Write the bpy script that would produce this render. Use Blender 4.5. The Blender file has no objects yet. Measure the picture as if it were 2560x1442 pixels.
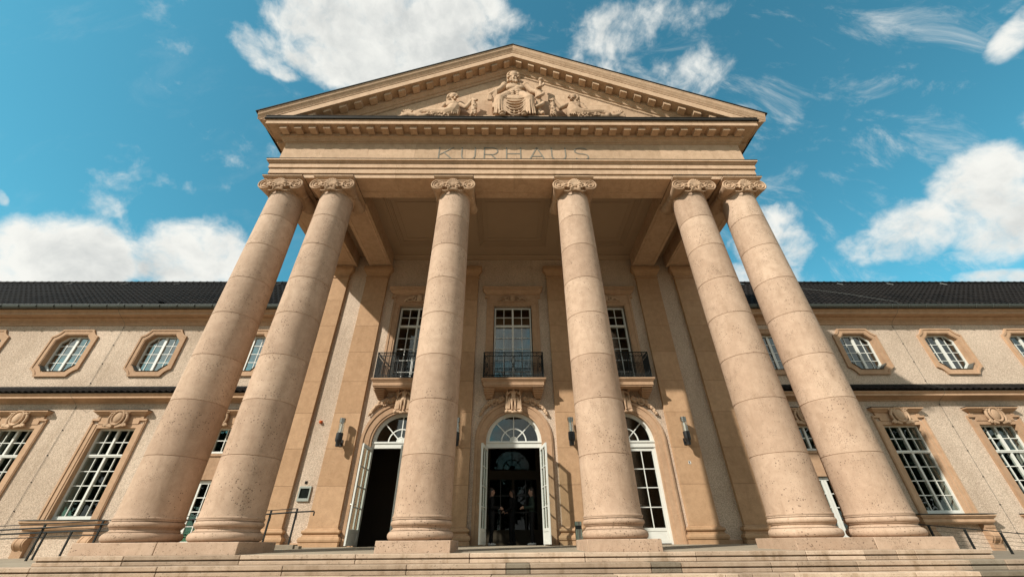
import bpy, bmesh, math, random
from mathutils import Vector, Matrix
random.seed(7)
PI = math.pi
sc = bpy.context.scene
col = sc.collection

# ---------------------------------------------------------------- camera
cam = bpy.data.cameras.new("camera")
cam.sensor_width = 36.0
cam.sensor_fit = 'HORIZONTAL'
cam.lens = 13.75
cam.clip_start = 0.1
cam.clip_end = 2000
cam_ob = bpy.data.objects.new("camera", cam)
cam_ob.matrix_world = Matrix(((0.999931, 0.000153, -0.011727, -0.2256),
                              (-0.009739, -0.546221, -0.837584, -9.8),
                              (-0.006534, 0.837641, -0.546182, 0.0),
                              (0, 0, 0, 1)))
col.objects.link(cam_ob)
sc.camera = cam_ob

# ---------------------------------------------------------------- sun + sky
SUN = Vector((1.128, 1.0, -1.12)).normalized()          # direction the light travels
elev = math.asin(-SUN.z)
sun = bpy.data.lights.new("sun", 'SUN')
sun.energy = 4.1
sun.angle = math.radians(0.9)
sun.color = (1.0, 0.955, 0.86)
sun_ob = bpy.data.objects.new("sun", sun)
sun_ob.rotation_euler = SUN.to_track_quat('-Z', 'Y').to_euler()
sun_ob.location = (-30, -30, 40)
col.objects.link(sun_ob)

world = bpy.data.worlds.new("World")
sc.world = world
world.use_nodes = True
nt = world.node_tree
nt.nodes.clear()
def wn(t, **k):
    n = nt.nodes.new(t)
    for a, b in k.items(): setattr(n, a, b)
    return n
def wl(a, b): nt.links.new(a, b)
def wmath(op, a, b=None, clamp=False):
    n = wn('ShaderNodeMath', operation=op, use_clamp=clamp)
    for i, x in enumerate((a, b)):
        if x is None: continue
        if isinstance(x, (int, float)): n.inputs[i].default_value = x
        else: wl(x, n.inputs[i])
    return n.outputs[0]
def wvec(op, a, b=None):
    n = wn('ShaderNodeVectorMath', operation=op)
    for i, x in enumerate((a, b)):
        if x is None: continue
        if isinstance(x, (tuple, list)): n.inputs[i].default_value = x
        else: wl(x, n.inputs[i])
    return n
sky = wn('ShaderNodeTexSky', sky_type='NISHITA')
sky.sun_disc = False
sky.sun_elevation = elev
sky.sun_rotation = math.atan2(-SUN.x, -SUN.y)
sky.altitude = 100
sky.air_density = 1.0
sky.dust_density = 0.6
sky.ozone_density = 1.6
tint = wn('ShaderNodeMix', data_type='RGBA', blend_type='MULTIPLY')
tint.inputs[0].default_value = 1.0
tint.inputs[7].default_value = (0.39, 1.03, 0.87, 1)
wl(sky.outputs[0], tint.inputs[6])
tc = wn('ShaderNodeTexCoord')
DIR = tc.outputs['Generated']
# cloud banks from image pixels: direction of the centre, two scaled axes, weight
BANKS = [
 (-0.241,0.403,0.883,4.536,0.228,0.568,1.922,-11.068,5.016,1.0),
 (-0.326,0.438,0.838,7.827,0.963,1.946,4.066,-19.583,11.223,1.0),
 (-0.115,0.373,0.920,7.979,0.110,0.411,1.402,-15.741,6.018,0.9),
 (-0.472,0.377,0.797,23.736,5.014,11.041,5.960,-19.098,11.920,0.8),
 (-0.436,0.343,0.832,33.111,5.657,14.411,8.336,-26.517,14.704,0.7),
 (-0.448,0.420,0.789,27.863,6.124,11.925,15.291,-56.824,38.268,0.7),
 (0.265,0.379,0.887,7.280,-1.036,-2.294,-3.259,-16.726,7.556,0.6),
 (0.355,0.443,0.823,9.275,-1.976,-3.550,-3.639,-16.423,9.795,0.65),
 (0.235,0.441,0.866,12.947,-1.721,-3.209,-2.647,-17.135,8.859,0.5),
 (-0.753,0.520,0.403,6.588,5.352,4.165,1.102,-10.537,14.408,1.0),
 (-0.613,0.626,0.481,8.129,4.498,3.466,0.862,-9.003,11.784,1.0),
 (-0.805,0.477,0.354,10.941,11.207,8.355,0.853,-8.867,12.450,1.0),
 (0.736,0.503,0.453,7.864,-6.918,-6.187,-1.872,-11.971,15.236,1.0),
 (0.710,0.542,0.449,8.387,-7.076,-5.838,-1.799,-15.237,20.116,1.0),
 (0.759,0.438,0.481,12.955,-10.748,-11.678,-2.575,-11.132,13.153,0.95),
 (0.776,0.465,0.427,10.558,-10.176,-9.286,-1.658,-9.611,12.301,1.0),
 (0.741,0.265,0.617,31.340,-14.353,-32.291,-9.676,-21.904,20.222,0.8),
 (0.783,0.512,0.354,14.249,-15.397,-10.631,-1.306,-39.320,58.381,0.8),
 (0.560,0.632,0.535,10.928,-6.121,-5.148,-1.141,-9.501,11.499,0.65),
 (0.526,0.697,0.487,8.994,-5.050,-3.523,-0.725,-18.827,26.713,0.7),
 (-0.779,0.436,0.451,91.040,77.596,81.026,8.574,-45.958,58.163,0.7),
 (0.616,0.294,0.731,18.875,-5.933,-14.189,-17.881,-43.109,31.738,0.35),
 (0.480,0.358,0.801,14.786,-3.641,-7.855,-10.080,-31.089,19.300,0.3),
 (0.711,0.269,0.650,20.917,-8.606,-20.094,-11.650,-26.233,22.819,0.4),
]
mask = None
for b in BANKS:
    d = wvec('SUBTRACT', DIR, b[0:3]).outputs[0]
    u = wvec('DOT_PRODUCT', d, b[3:6]).outputs['Value']
    v = wvec('DOT_PRODUCT', d, b[6:9]).outputs['Value']
    rr = wmath('ADD', wmath('MULTIPLY', u, u), wmath('MULTIPLY', v, v))
    mr = wn('ShaderNodeMapRange', interpolation_type='SMOOTHSTEP')
    wl(rr, mr.inputs[0])
    mr.inputs[1].default_value = 0.0; mr.inputs[2].default_value = 2.2
    mr.inputs[3].default_value = b[9]; mr.inputs[4].default_value = 0.0
    mask = mr.outputs[0] if mask is None else wmath('MAXIMUM', mask, mr.outputs[0])
# unseen broken cloud behind the viewer, cover thickened to give brighter neutral fill light
sx = wn('ShaderNodeSeparateXYZ'); wl(DIR, sx.inputs[0])
mr = wn('ShaderNodeMapRange', interpolation_type='SMOOTHSTEP'); wl(sx.outputs[1], mr.inputs[0])
mr.inputs[1].default_value = 0.15; mr.inputs[2].default_value = -0.25; mr.inputs[3].default_value = 0.0; mr.inputs[4].default_value = 0.80
mask = wmath('MAXIMUM', mask, mr.outputs[0])
def wnoise(scale, detail, rough, dist=0.0, vec=DIR):
    n = wn('ShaderNodeTexNoise')
    wl(vec, n.inputs['Vector'])
    n.inputs['Scale'].default_value = scale; n.inputs['Detail'].default_value = detail
    n.inputs['Roughness'].default_value = rough; n.inputs['Distortion'].default_value = dist
    return n.outputs[0]
wz = wn('ShaderNodeTexNoise'); wl(DIR, wz.inputs['Vector']); wz.inputs['Scale'].default_value = 9.0; wz.inputs['Detail'].default_value = 4.0
ws = wn('ShaderNodeVectorMath', operation='MULTIPLY_ADD'); wl(wz.outputs['Color'], ws.inputs[0]); ws.inputs[1].default_value = (0.10, 0.10, 0.10); wl(DIR, ws.inputs[2])
WDIR = ws.outputs[0]
n1 = wnoise(6.0, 10.0, 0.6, 0.1, WDIR)
ls = wn('ShaderNodeVectorMath', operation='ADD'); wl(WDIR, ls.inputs[0]); ls.inputs[1].default_value = tuple(-SUN * 0.05)
n1s = wnoise(6.0, 10.0, 0.6, 0.1, ls.outputs[0])      # thickness of the cloud on its way to the sun
n2 = wnoise(22.0, 8.0, 0.6, 0.1)
n4 = wnoise(3.2, 5.0, 0.5, 0.0)
# thin cirrus streaks stretched along one direction
mp = wn('ShaderNodeMapping'); wl(DIR, mp.inputs[0])
mp.inputs['Rotation'].default_value = (0.3, 0.5, 0.8); mp.inputs['Scale'].default_value = (2.0, 9.0, 5.0)
n3 = wnoise(1.6, 9.0, 0.68, 0.5, mp.outputs[0])
nn = wmath('ADD', wmath('MULTIPLY', wmath('SUBTRACT', n1, 0.5), 3.3), wmath('MULTIPLY', wmath('SUBTRACT', n2, 0.5), 1.15))
dens = wmath('ADD', wmath('MULTIPLY', mask, 1.25), nn)
mr = wn('ShaderNodeMapRange', interpolation_type='SMOOTHSTEP'); wl(dens, mr.inputs[0])
mr.inputs[1].default_value = 0.22; mr.inputs[2].default_value = 1.22
cov = mr.outputs[0]
mr = wn('ShaderNodeMapRange', interpolation_type='SMOOTHSTEP'); wl(n3, mr.inputs[0])
mr.inputs[1].default_value = 0.52; mr.inputs[2].default_value = 0.86; mr.inputs[4].default_value = 0.80
ms = wn('ShaderNodeMapRange', interpolation_type='SMOOTHSTEP'); wl(sx.outputs[0], ms.inputs[0])
ms.inputs[1].default_value = -0.15; ms.inputs[2].default_value = 0.35; ms.inputs[3].default_value = 0.12; ms.inputs[4].default_value = 1.0
cov = wmath('MAXIMUM', cov, wmath('MULTIPLY', mr.outputs[0], ms.outputs[0]), True)
# thicker cloud turns grey inside
mr = wn('ShaderNodeMapRange', interpolation_type='SMOOTHSTEP'); wl(wmath('ADD', wmath('MULTIPLY', dens, 0.55), wmath('ADD', wmath('MULTIPLY', wmath('SUBTRACT', n4, 0.5), 1.2), wmath('MULTIPLY', wmath('SUBTRACT', n1s, n1), 2.2))), mr.inputs[0])
mr.inputs[1].default_value = 0.25; mr.inputs[2].default_value = 1.15
ccol = wn('ShaderNodeMix', data_type='RGBA'); wl(mr.outputs[0], ccol.inputs[0])
ccol.inputs[6].default_value = (0.73, 0.73, 0.69, 1); ccol.inputs[7].default_value = (0.46, 0.48, 0.475, 1)
bg1 = wn('ShaderNodeBackground'); wl(tint.outputs[2], bg1.inputs[0]); bg1.inputs[1].default_value = 0.135
bg2 = wn('ShaderNodeBackground'); wl(ccol.outputs[2], bg2.inputs[0]); bg2.inputs[1].default_value = 0.88
mx = wn('ShaderNodeMixShader'); wl(cov, mx.inputs[0]); wl(bg1.outputs[0], mx.inputs[1]); wl(bg2.outputs[0], mx.inputs[2])
wo = wn('ShaderNodeOutputWorld'); wl(mx.outputs[0], wo.inputs[0])

vs = sc.view_settings
vs.view_transform = 'Standard'
vs.look = 'None'
vs.gamma = 1.0
vs.exposure = 0.55
sc.cycles.max_bounces = 8
sc.cycles.transparent_max_bounces = 16
sc.cycles.caustics_reflective = False
sc.cycles.caustics_refractive = False

# ---------------------------------------------------------------- materials
def mat(name):
    m = bpy.data.materials.new(name); m.use_nodes = True
    n = m.node_tree; n.nodes.clear()
    out = n.nodes.new('ShaderNodeOutputMaterial')
    b = n.nodes.new('ShaderNodeBsdfPrincipled')
    n.links.new(b.outputs[0], out.inputs[0])
    return m, n, b
class NT:
    def __init__(s, n): s.n = n
    def new(s, t, **k):
        q = s.n.nodes.new(t)
        for a, b in k.items(): setattr(q, a, b)
        return q
    def set(s, sock, x):
        if isinstance(x, (int, float)): sock.default_value = x
        elif isinstance(x, (tuple, list)): sock.default_value = x if len(x) == len(sock.default_value) else tuple(x) + (1,)
        else: s.n.links.new(x, sock)
    def math(s, op, a, b=0.0, clamp=False):
        q = s.new('ShaderNodeMath', operation=op, use_clamp=clamp); s.set(q.inputs[0], a); s.set(q.inputs[1], b); return q.outputs[0]
    def mix(s, f, a, b, blend='MIX'):
        q = s.new('ShaderNodeMix', data_type='RGBA', blend_type=blend); s.set(q.inputs[0], f); s.set(q.inputs[6], a); s.set(q.inputs[7], b); return q.outputs[2]
    def rng(s, x, a, b, c=0.0, d=1.0, smooth=True):
        q = s.new('ShaderNodeMapRange'); 
        if smooth: q.interpolation_type = 'SMOOTHSTEP'
        s.set(q.inputs[0], x)
        for i, w in enumerate((a, b, c, d)): q.inputs[i + 1].default_value = w
        return q.outputs[0]
    def noise(s, vec, scale, detail=4.0, rough=0.55, dist=0.0):
        q = s.new('ShaderNodeTexNoise'); s.set(q.inputs['Vector'], vec); q.inputs['Scale'].default_value = scale
        q.inputs['Detail'].default_value = detail; q.inputs['Roughness'].default_value = rough; q.inputs['Distortion'].default_value = dist
        return q.outputs[0]
    def voro(s, vec, scale, feature='F1', rnd=1.0):
        q = s.new('ShaderNodeTexVoronoi', feature=feature); s.set(q.inputs['Vector'], vec); q.inputs['Scale'].default_value = scale
        q.inputs['Randomness'].default_value = rnd
        return q.outputs['Distance']
    def bump(s, h, strength, dist):
        q = s.new('ShaderNodeBump'); s.set(q.inputs['Height'], h); q.inputs['Strength'].default_value = strength; q.inputs['Distance'].default_value = dist
        return q.outputs[0]
    def coords(s, shift=True):
        tcn = s.new('ShaderNodeTexCoord'); oi = s.new('ShaderNodeObjectInfo')
        if not shift: return tcn.outputs['Object'], oi.outputs['Random']
        q = s.new('ShaderNodeVectorMath', operation='ADD'); s.n.links.new(tcn.outputs['Object'], q.inputs[0])
        w = s.math('MULTIPLY', oi.outputs['Random'], 37.0); s.n.links.new(w, q.inputs[1])
        return q.outputs[0], oi.outputs['Random']
def stone(name, c1, c2, pits=1.0, grain=1.0, dirt=0.35, rough=0.88, vary=0.16, pitscale=17.0):
    m, n, b = mat(name); t = NT(n)
    v, rnd = t.coords()
    big = t.noise(v, 0.9, 6, 0.6, 0.3)
    c = t.mix(t.rng(t.math('ADD', t.math('MULTIPLY', big, 0.7), t.math('MULTIPLY', rnd, 0.3)), 0.3, 0.8), c1, c2)
    f = t.noise(v, 55.0, 5, 0.7)
    c = t.mix(1.0, c, t.mix(f, (0.80, 0.79, 0.78), (1.17, 1.17, 1.17)), 'MULTIPLY')
    md_ = t.noise(v, 5.0, 6, 0.68, 0.5)
    c = t.mix(1.0, c, t.mix(t.rng(md_, 0.3, 0.7), (0.90, 0.885, 0.87), (1.07, 1.075, 1.08)), 'MULTIPLY')
    c = t.mix(1.0, c, t.mix(rnd, (1 - vary,) * 3, (1 + vary * 0.5,) * 3), 'MULTIPLY')
    # dirty patches and run marks, stretched in height
    mp = t.new('ShaderNodeMapping'); t.set(mp.inputs[0], v); mp.inputs['Scale'].default_value = (2.2, 2.2, 0.5)
    st = t.rng(t.noise(mp.outputs[0], 1.7, 7, 0.66, 0.4), 0.48, 0.74)
    c = t.mix(t.math('MULTIPLY', st, dirt), c, t.mix(1.0, c, (0.62, 0.57, 0.50), 'MULTIPLY'))
    h = t.math('MULTIPLY', f, 0.5)
    if pits:
        dv = t.new('ShaderNodeVectorMath', operation='ADD'); t.set(dv.inputs[0], v)
        nz = t.new('ShaderNodeTexNoise'); t.set(nz.inputs['Vector'], v); nz.inputs['Scale'].default_value = 22.0; nz.inputs['Detail'].default_value = 3
        sv = t.new('ShaderNodeVectorMath', operation='SCALE'); t.set(sv.inputs[0], nz.outputs['Color']); sv.inputs['Scale'].default_value = 0.035
        n.links.new(sv.outputs[0], dv.inputs[1])
        p1 = t.voro(dv.outputs[0], pitscale); p2 = t.voro(dv.outputs[0], pitscale * 2.6)
        cl = t.noise(v, 1.6, 4, 0.6)
        th = t.rng(cl, 0.34, 0.64, 0.03, 0.24)
        a1 = t.math('LESS_THAN', p1, th)
        th2 = t.rng(t.noise(v, 2.3, 4, 0.6), 0.40, 0.66, 0.0, 0.28)
        a2 = t.math('LESS_THAN', p2, th2)
        a = t.math('MAXIMUM', a1, a2)
        c = t.mix(t.math('MULTIPLY', a, 0.72 * pits), c, (0.10, 0.065, 0.04))
        h = t.math('SUBTRACT', h, t.math('MULTIPLY', a, 1.6 * pits))
    t.set(b.inputs['Base Color'], c)
    b.inputs['Roughness'].default_value = rough
    b.inputs['Specular IOR Level'].default_value = 0.25
    t.set(b.inputs['Normal'], t.bump(h, 0.55 * grain, 0.012))
    return m
def plain(name, c, rough=0.5, metal=0.0, spec=0.5, var=0.08, scale=9.0, bump=0.0, rvar=0.0):
    m, n, b = mat(name); t = NT(n)
    v, rnd = t.coords()
    f = t.noise(v, scale, 5, 0.6)
    cc = t.mix(1.0, c, t.mix(f, (1 - var * 2,) * 3, (1 + var * 1.2,) * 3), 'MULTIPLY')
    if rvar: cc = t.mix(1.0, cc, t.mix(rnd, (1 - rvar,) * 3, (1 + rvar, 1 + rvar * .9, 1 + rvar * .8)), 'MULTIPLY')
    t.set(b.inputs['Base Color'], cc)
    b.inputs['Roughness'].default_value = rough; b.inputs['Metallic'].default_value = metal
    b.inputs['Specular IOR Level'].default_value = spec
    if bump: t.set(b.inputs['Normal'], t.bump(t.noise(v, scale * 6, 5, 0.6), bump, 0.01))
    return m
def stucco(name, c):
    m, n, b = mat(name); t = NT(n)
    v, rnd = t.coords(False)
    a = t.noise(v, 26.0, 5, 0.72, 0.6)
    d = t.voro(v, 34.0)
    h = t.math('ADD', t.math('MULTIPLY', a, 1.2), t.math('MULTIPLY', d, 0.55))
    cc = t.mix(t.rng(h, 0.55, 1.15), t.mix(1.0, c, (0.66, 0.64, 0.62), 'MULTIPLY'), t.mix(1.0, c, (1.16, 1.14, 1.12), 'MULTIPLY'))
    big = t.noise(v, 0.35, 6, 0.6, 0.4)
    cc = t.mix(1.0, cc, t.mix(t.rng(big, 0.3, 0.7), (0.84, 0.82, 0.80), (1.08, 1.08, 1.08)), 'MULTIPLY')
    mp = t.new('ShaderNodeMapping'); t.set(mp.inputs[0], v); mp.inputs['Scale'].default_value = (1.6, 1.6, 0.22)
    st = t.rng(t.noise(mp.outputs[0], 1.2, 6, 0.6, 0.2), 0.54, 0.8)
    cc = t.mix(t.math('MULTIPLY', st, 0.6), cc, t.mix(1.0, cc, (0.68, 0.65, 0.60), 'MULTIPLY'))
    t.set(b.inputs['Base Color'], cc); b.inputs['Roughness'].default_value = 0.95; b.inputs['Specular IOR Level'].default_value = 0.1
    t.set(b.inputs['Normal'], t.bump(h, 0.8, 0.02))
    return m
M = {}
M['stone'] = stone('sandstone', (0.445, 0.298, 0.189), (0.503, 0.352, 0.227))
M['column'] = stone('column_stone', (0.427, 0.296, 0.209), (0.495, 0.358, 0.261), pits=1.0, dirt=0.38, vary=0.08)
M['pilaster'] = stone('pilaster_stone', (0.432, 0.267, 0.152), (0.479, 0.305, 0.181), pits=0.35, dirt=0.25, grain=0.6, vary=0.05)
M['trim'] = stone('trim_stone', (0.430, 0.273, 0.169), (0.479, 0.313, 0.198), pits=0.3, dirt=0.35, grain=0.6, vary=0.1)
M['carve'] = stone('carved_stone', (0.459, 0.307, 0.198), (0.518, 0.361, 0.240), pits=0.25, dirt=0.55, grain=0.9, pitscale=12)
M['entab'] = stone('entablature_stone', (0.478, 0.324, 0.209), (0.540, 0.371, 0.248), pits=0.55, dirt=0.4, vary=0.08, grain=0.6)
M['step'] = stone('step_stone', (0.454, 0.337, 0.242), (0.551, 0.422, 0.315), pits=0.45, dirt=0.95, grain=1.5, vary=0.30, pitscale=16)
M['step_grey'] = stone('grey_step_stone', (0.20, 0.165, 0.12), (0.26, 0.215, 0.16), pits=0.6, dirt=0.6, grain=1.6, pitscale=18)
M['paving'] = stone('paving_stone', (0.25, 0.21, 0.16), (0.33, 0.28, 0.21), pits=0.3, dirt=0.6, grain=1.0)
M['ground'] = stone('ground_gravel', (0.24, 0.185, 0.125), (0.30, 0.235, 0.165), pits=0.4, dirt=0.5, grain=1.6, pitscale=20)
M['stucco'] = stucco('roughcast', (0.57, 0.46, 0.365))
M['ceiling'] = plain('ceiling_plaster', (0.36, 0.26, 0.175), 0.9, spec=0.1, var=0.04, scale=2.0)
M['white'] = plain('white_paint', (0.66, 0.655, 0.60), 0.45, var=0.05, scale=5.0)
M['tile'] = plain('black_glazed_tile', (0.011, 0.0088, 0.0075), 0.7, spec=0.12, var=0.3, scale=3.0, rvar=0.45)
M['zinc'] = plain('weathered_zinc', (0.075, 0.085, 0.075), 0.5, metal=0.2, var=0.15, scale=4.0)
M['lead'] = plain('lead_sheet', (0.028, 0.025, 0.021), 0.75, spec=0.15, var=0.25, scale=3.0)
M['sill'] = plain('zinc_sill', (0.11, 0.105, 0.09), 0.5, metal=0.3, var=0.15)
M['iron'] = plain('painted_iron', (0.012, 0.014, 0.013), 0.6, spec=0.25, var=0.2, scale=12.0)
M['steel'] = plain('brushed_steel', (0.42, 0.40, 0.36), 0.28, metal=1.0, var=0.1, scale=30.0)
M['black'] = plain('black_plastic', (0.014, 0.014, 0.015), 0.4, var=0.1)
M['letter'] = plain('letter_metal', (0.215, 0.19, 0.15), 0.75, spec=0.2, var=0.15, scale=2.0)
M['dark'] = plain('dark_interior', (0.075, 0.058, 0.042), 0.8, spec=0.1)
M['wood'] = plain('dark_wood', (0.05, 0.03, 0.018), 0.4, var=0.2)
M['curtain'] = plain('curtain_cloth', (0.42, 0.40, 0.36), 0.9, spec=0.1)
M['grey_box'] = plain('grey_green_metal', (0.30, 0.32, 0.28), 0.45, var=0.04)
M['orange'] = plain('orange_lens', (0.55, 0.10, 0.012), 0.25, var=0.05)
M['paper'] = plain('white_sticker', (0.7, 0.68, 0.62), 0.6, var=0.03)
M['skin'] = plain('skin', (0.42, 0.24, 0.17), 0.55, var=0.05)
M['hair'] = plain('dark_hair', (0.03, 0.018, 0.012), 0.5, var=0.2)
M['cloth_black'] = plain('black_cloth', (0.018, 0.018, 0.019), 0.9, spec=0.1)
M['cloth_green'] = plain('dark_green_cloth', (0.035, 0.05, 0.042), 0.9, spec=0.1)
M['shoe'] = plain('white_shoe', (0.7, 0.69, 0.66), 0.6, var=0.05)
M['feather'] = plain('black_feather', (0.006, 0.006, 0.007), 0.9, spec=0.05, var=0.2)
M['leaf'] = plain('leaf', (0.035, 0.06, 0.018), 0.7, var=0.3, scale=0.5)
M['bark'] = plain('bark', (0.07, 0.05, 0.035), 0.9, var=0.3)
def glass(name, f0, tintc):
    m = bpy.data.materials.new(name); m.use_nodes = True; n = m.node_tree; n.nodes.clear(); t = NT(n)
    out = t.new('ShaderNodeOutputMaterial'); g = t.new('ShaderNodeBsdfGlossy'); tr = t.new('ShaderNodeBsdfTransparent'); mxn = t.new('ShaderNodeMixShader')
    g.inputs['Roughness'].default_value = 0.0; g.inputs['Color'].default_value = (0.93, 0.97, 0.96, 1); tr.inputs[0].default_value = tintc + (1,)
    v, rnd = t.coords()
    t.set(g.inputs['Normal'], t.bump(t.noise(v, 1.3, 2, 0.5), 0.05, 0.05))
    lw = t.new('ShaderNodeLayerWeight'); lw.inputs[0].default_value = 0.5
    sch = t.math('ADD', t.math('MULTIPLY', t.math('POWER', lw.outputs['Facing'], 5.0), 0.96), 0.04)
    fac = t.math('ADD', t.math('MULTIPLY', sch, 1.0 - f0), f0, True)
    t.set(mxn.inputs[0], fac); n.links.new(tr.outputs[0], mxn.inputs[1]); n.links.new(g.outputs[0], mxn.inputs[2]); n.links.new(mxn.outputs[0], out.inputs[0])
    return m
M['glass'] = glass('window_glass', 0.015, (0.84, 0.87, 0.85))
M['glass_coated'] = glass('coated_window_glass', 0.24, (0.5, 0.55, 0.53))
M['glass_soft'] = glass('lightly_coated_glass', 0.07, (0.5, 0.55, 0.53))
M['glass_dim'] = glass('lobby_glass', -0.022, (0.5, 0.5, 0.5))
M['tube_glass'] = glass('lamp_glass', 0.06, (0.92, 0.92, 0.9))

# ---------------------------------------------------------------- mesh helpers
class MB:
    def __init__(s): s.v = []; s.f = []
    def add(s, vs_, fs_):
        o = len(s.v); s.v += [tuple(p) for p in vs_]; s.f += [tuple(i + o for i in f) for f in fs_]; return s
    def box(s, x0, x1, y0, y1, z0, z1):
        return s.add([(x0,y0,z0),(x1,y0,z0),(x1,y1,z0),(x0,y1,z0),(x0,y0,z1),(x1,y0,z1),(x1,y1,z1),(x0,y1,z1)],
                     [(0,3,2,1),(4,5,6,7),(0,1,5,4),(1,2,6,5),(2,3,7,6),(3,0,4,7)])
    def prism(s, poly, axis, a0, a1):
        n = len(poly); vs_ = []
        for a in (a0, a1):
            for p, q in poly:
                vs_.append((p, a, q) if axis == 'y' else (a, p, q) if axis == 'x' else (p, q, a))
        fs = [tuple(range(n)), tuple(range(2 * n - 1, n - 1, -1))] + [(i, (i + 1) % n, n + (i + 1) % n, n + i) for i in range(n)]
        return s.add(vs_, fs)
    def ringprism(s, outer, inner, axis, a0, a1):
        n = len(outer); vs_ = []
        for a in (a0, a1):
            for pl in (outer, inner):
                for p, q in pl:
                    vs_.append((p, a, q) if axis == 'y' else (a, p, q) if axis == 'x' else (p, q, a))
        fs = []
        for i in range(n):
            j = (i + 1) % n
            fs += [(i, j, n + j, n + i), (2*n+i, 3*n+i, 3*n+j, 2*n+j), (i, 2*n+i, 2*n+j, j), (n+i, n+j, 3*n+j, 3*n+i)]
        return s.add(vs_, fs)
    def belt(s, prof, X0, X1, Yf, Yb):
        vs_ = []
        for o, z in prof: vs_ += [(X0 - o, Yb, z), (X0 - o, Yf - o, z), (X1 + o, Yf - o, z), (X1 + o, Yb, z)]
        fs = []
        for i in range(len(prof) - 1):
            for k in range(3): a = 4 * i + k; fs.append((a, a + 1, a + 5, a + 4))
        n = len(prof)
        fs.append((0, 3, 2, 1)); fs.append((4*n-4, 4*n-3, 4*n-2, 4*n-1))
        return s.add(vs_, fs)
    def lathe(s, prof, n=32, c=(0, 0, 0), axis='z', cap=True, a0=0.0):
        vs_ = []
        for r, z in prof:
            for k in range(n):
                a = a0 + 2 * PI * k / n; x, y = r * math.cos(a), r * math.sin(a)
                p = (x, y, z) if axis == 'z' else (x, z, y) if axis == 'y' else (z, x, y)
                vs_.append((p[0] + c[0], p[1] + c[1], p[2] + c[2]))
        fs = [(i*n+k, i*n+(k+1) % n, (i+1)*n+(k+1) % n, (i+1)*n+k) for i in range(len(prof)-1) for k in range(n)]
        if cap: fs += [tuple(range(n-1, -1, -1)), tuple((len(prof)-1)*n + k for k in range(n))]
        return s.add(vs_, fs)
    def tube(s, pts, r, n=8, closed=False):
        P = [Vector(p) for p in pts]; m = len(P); vs_ = []
        up = Vector((0, 0, 1))
        for i, p in enumerate(P):
            a = P[(i - 1) % m] if (closed or i > 0) else p; b = P[(i + 1) % m] if (closed or i < m - 1) else p
            d = (b - a).normalized()
            ref = up if abs(d.z) < 0.9 else Vector((1, 0, 0))
            if i and abs(prev_s.dot(d)) < 0.97: e1 = (prev_s - d * prev_s.dot(d)).normalized()
            else: e1 = d.cross(ref).normalized()
            prev_s = e1; e2 = d.cross(e1)
            ri = r[i] if isinstance(r, (list, tuple)) else r
            for k in range(n):
                t = 2 * PI * k / n; vs_.append(p + e1 * math.cos(t) * ri + e2 * math.sin(t) * ri)
        fs = [(i*n+k, i*n+(k+1) % n, ((i+1) % m)*n+(k+1) % n, ((i+1) % m)*n+k) for i in range(m if closed else m-1) for k in range(n)]
        if not closed: fs += [tuple(range(n-1, -1, -1)), tuple((m-1)*n + k for k in range(n))]
        return s.add(vs_, fs)
    def arcring(s, cx, cz, r0, r1, y0, y1, a0=0.0, a1=PI, n=28):
        vs_ = []
        for k in range(n + 1):
            a = a0 + (a1 - a0) * k / n; c, q = math.cos(a), math.sin(a)
            vs_ += [(cx+r0*c, y0, cz+r0*q), (cx+r1*c, y0, cz+r1*q), (cx+r1*c, y1, cz+r1*q), (cx+r0*c, y1, cz+r0*q)]
        fs = [(0, 1, 2, 3), (4*n, 4*n+3, 4*n+2, 4*n+1)]
        for k in range(n):
            for j in range(4): a = 4*k + j; b = 4*k + (j+1) % 4; fs.append((a, a+4, b+4, b))
        return s.add(vs_, fs)
    def ball(s, c, r, nu=10, nv=7):
        rx, ry, rz = r if isinstance(r, (tuple, list)) else (r, r, r)
        prof = [(math.sin(PI * i / nv), -math.cos(PI * i / nv)) for i in range(nv + 1)]
        vs_ = [(c[0], c[1], c[2] - rz)]
        for q, z in prof[1:-1]:
            vs_ += [(c[0] + rx*q*math.cos(2*PI*k/nu), c[1] + ry*q*math.sin(2*PI*k/nu), c[2] + rz*z) for k in range(nu)]
        vs_.append((c[0], c[1], c[2] + rz)); L = len(vs_) - 1
        fs = [(0, 1 + (k+1) % nu, 1 + k) for k in range(nu)]
        for i in range(nv - 2):
            fs += [(1+i*nu+k, 1+i*nu+(k+1) % nu, 1+(i+1)*nu+(k+1) % nu, 1+(i+1)*nu+k) for k in range(nu)]
        fs += [(L, L - nu + k, L - nu + (k+1) % nu) for k in range(nu)]
        return s.add(vs_, fs)
    def cap(s, a, b, r0, r1, n=10):
        A, B = Vector(a), Vector(b); L = (B - A).length; pts = []; rs = []
        if L < 1e-4: return s.ball(a, r0)
        d = (B - A) / L
        for k in range(1, 4): t = PI / 2 * k / 4; pts.append(A - d * r0 * math.cos(t)); rs.append(r0 * math.sin(t))
        pts.append(A); rs.append(r0); pts.append(B); rs.append(r1)
        for k in range(3, 0, -1): t = PI / 2 * k / 4; pts.append(B + d * r1 * math.cos(t)); rs.append(r1 * math.sin(t))
        return s.tube(pts, rs, n)
    def wall(s, x0, x1, z0, z1, y, holes, depth):
        xs = sorted({x0, x1} | {h[i] for h in holes for i in (0, 1) if x0 < h[i] < x1}); zs = sorted({z0, z1} | {h[i] for h in holes for i in (2, 3) if z0 < h[i] < z1})
        for a, b in zip(xs, xs[1:]):
            for c, d in zip(zs, zs[1:]):
                mx_, mz_ = (a + b) / 2, (c + d) / 2
                if any(h[0] < mx_ < h[1] and h[2] < mz_ < h[3] for h in holes): continue
                for yy in (y, y + depth): s.add([(a, yy, c), (b, yy, c), (b, yy, d), (a, yy, d)], [(0, 1, 2, 3)])
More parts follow.
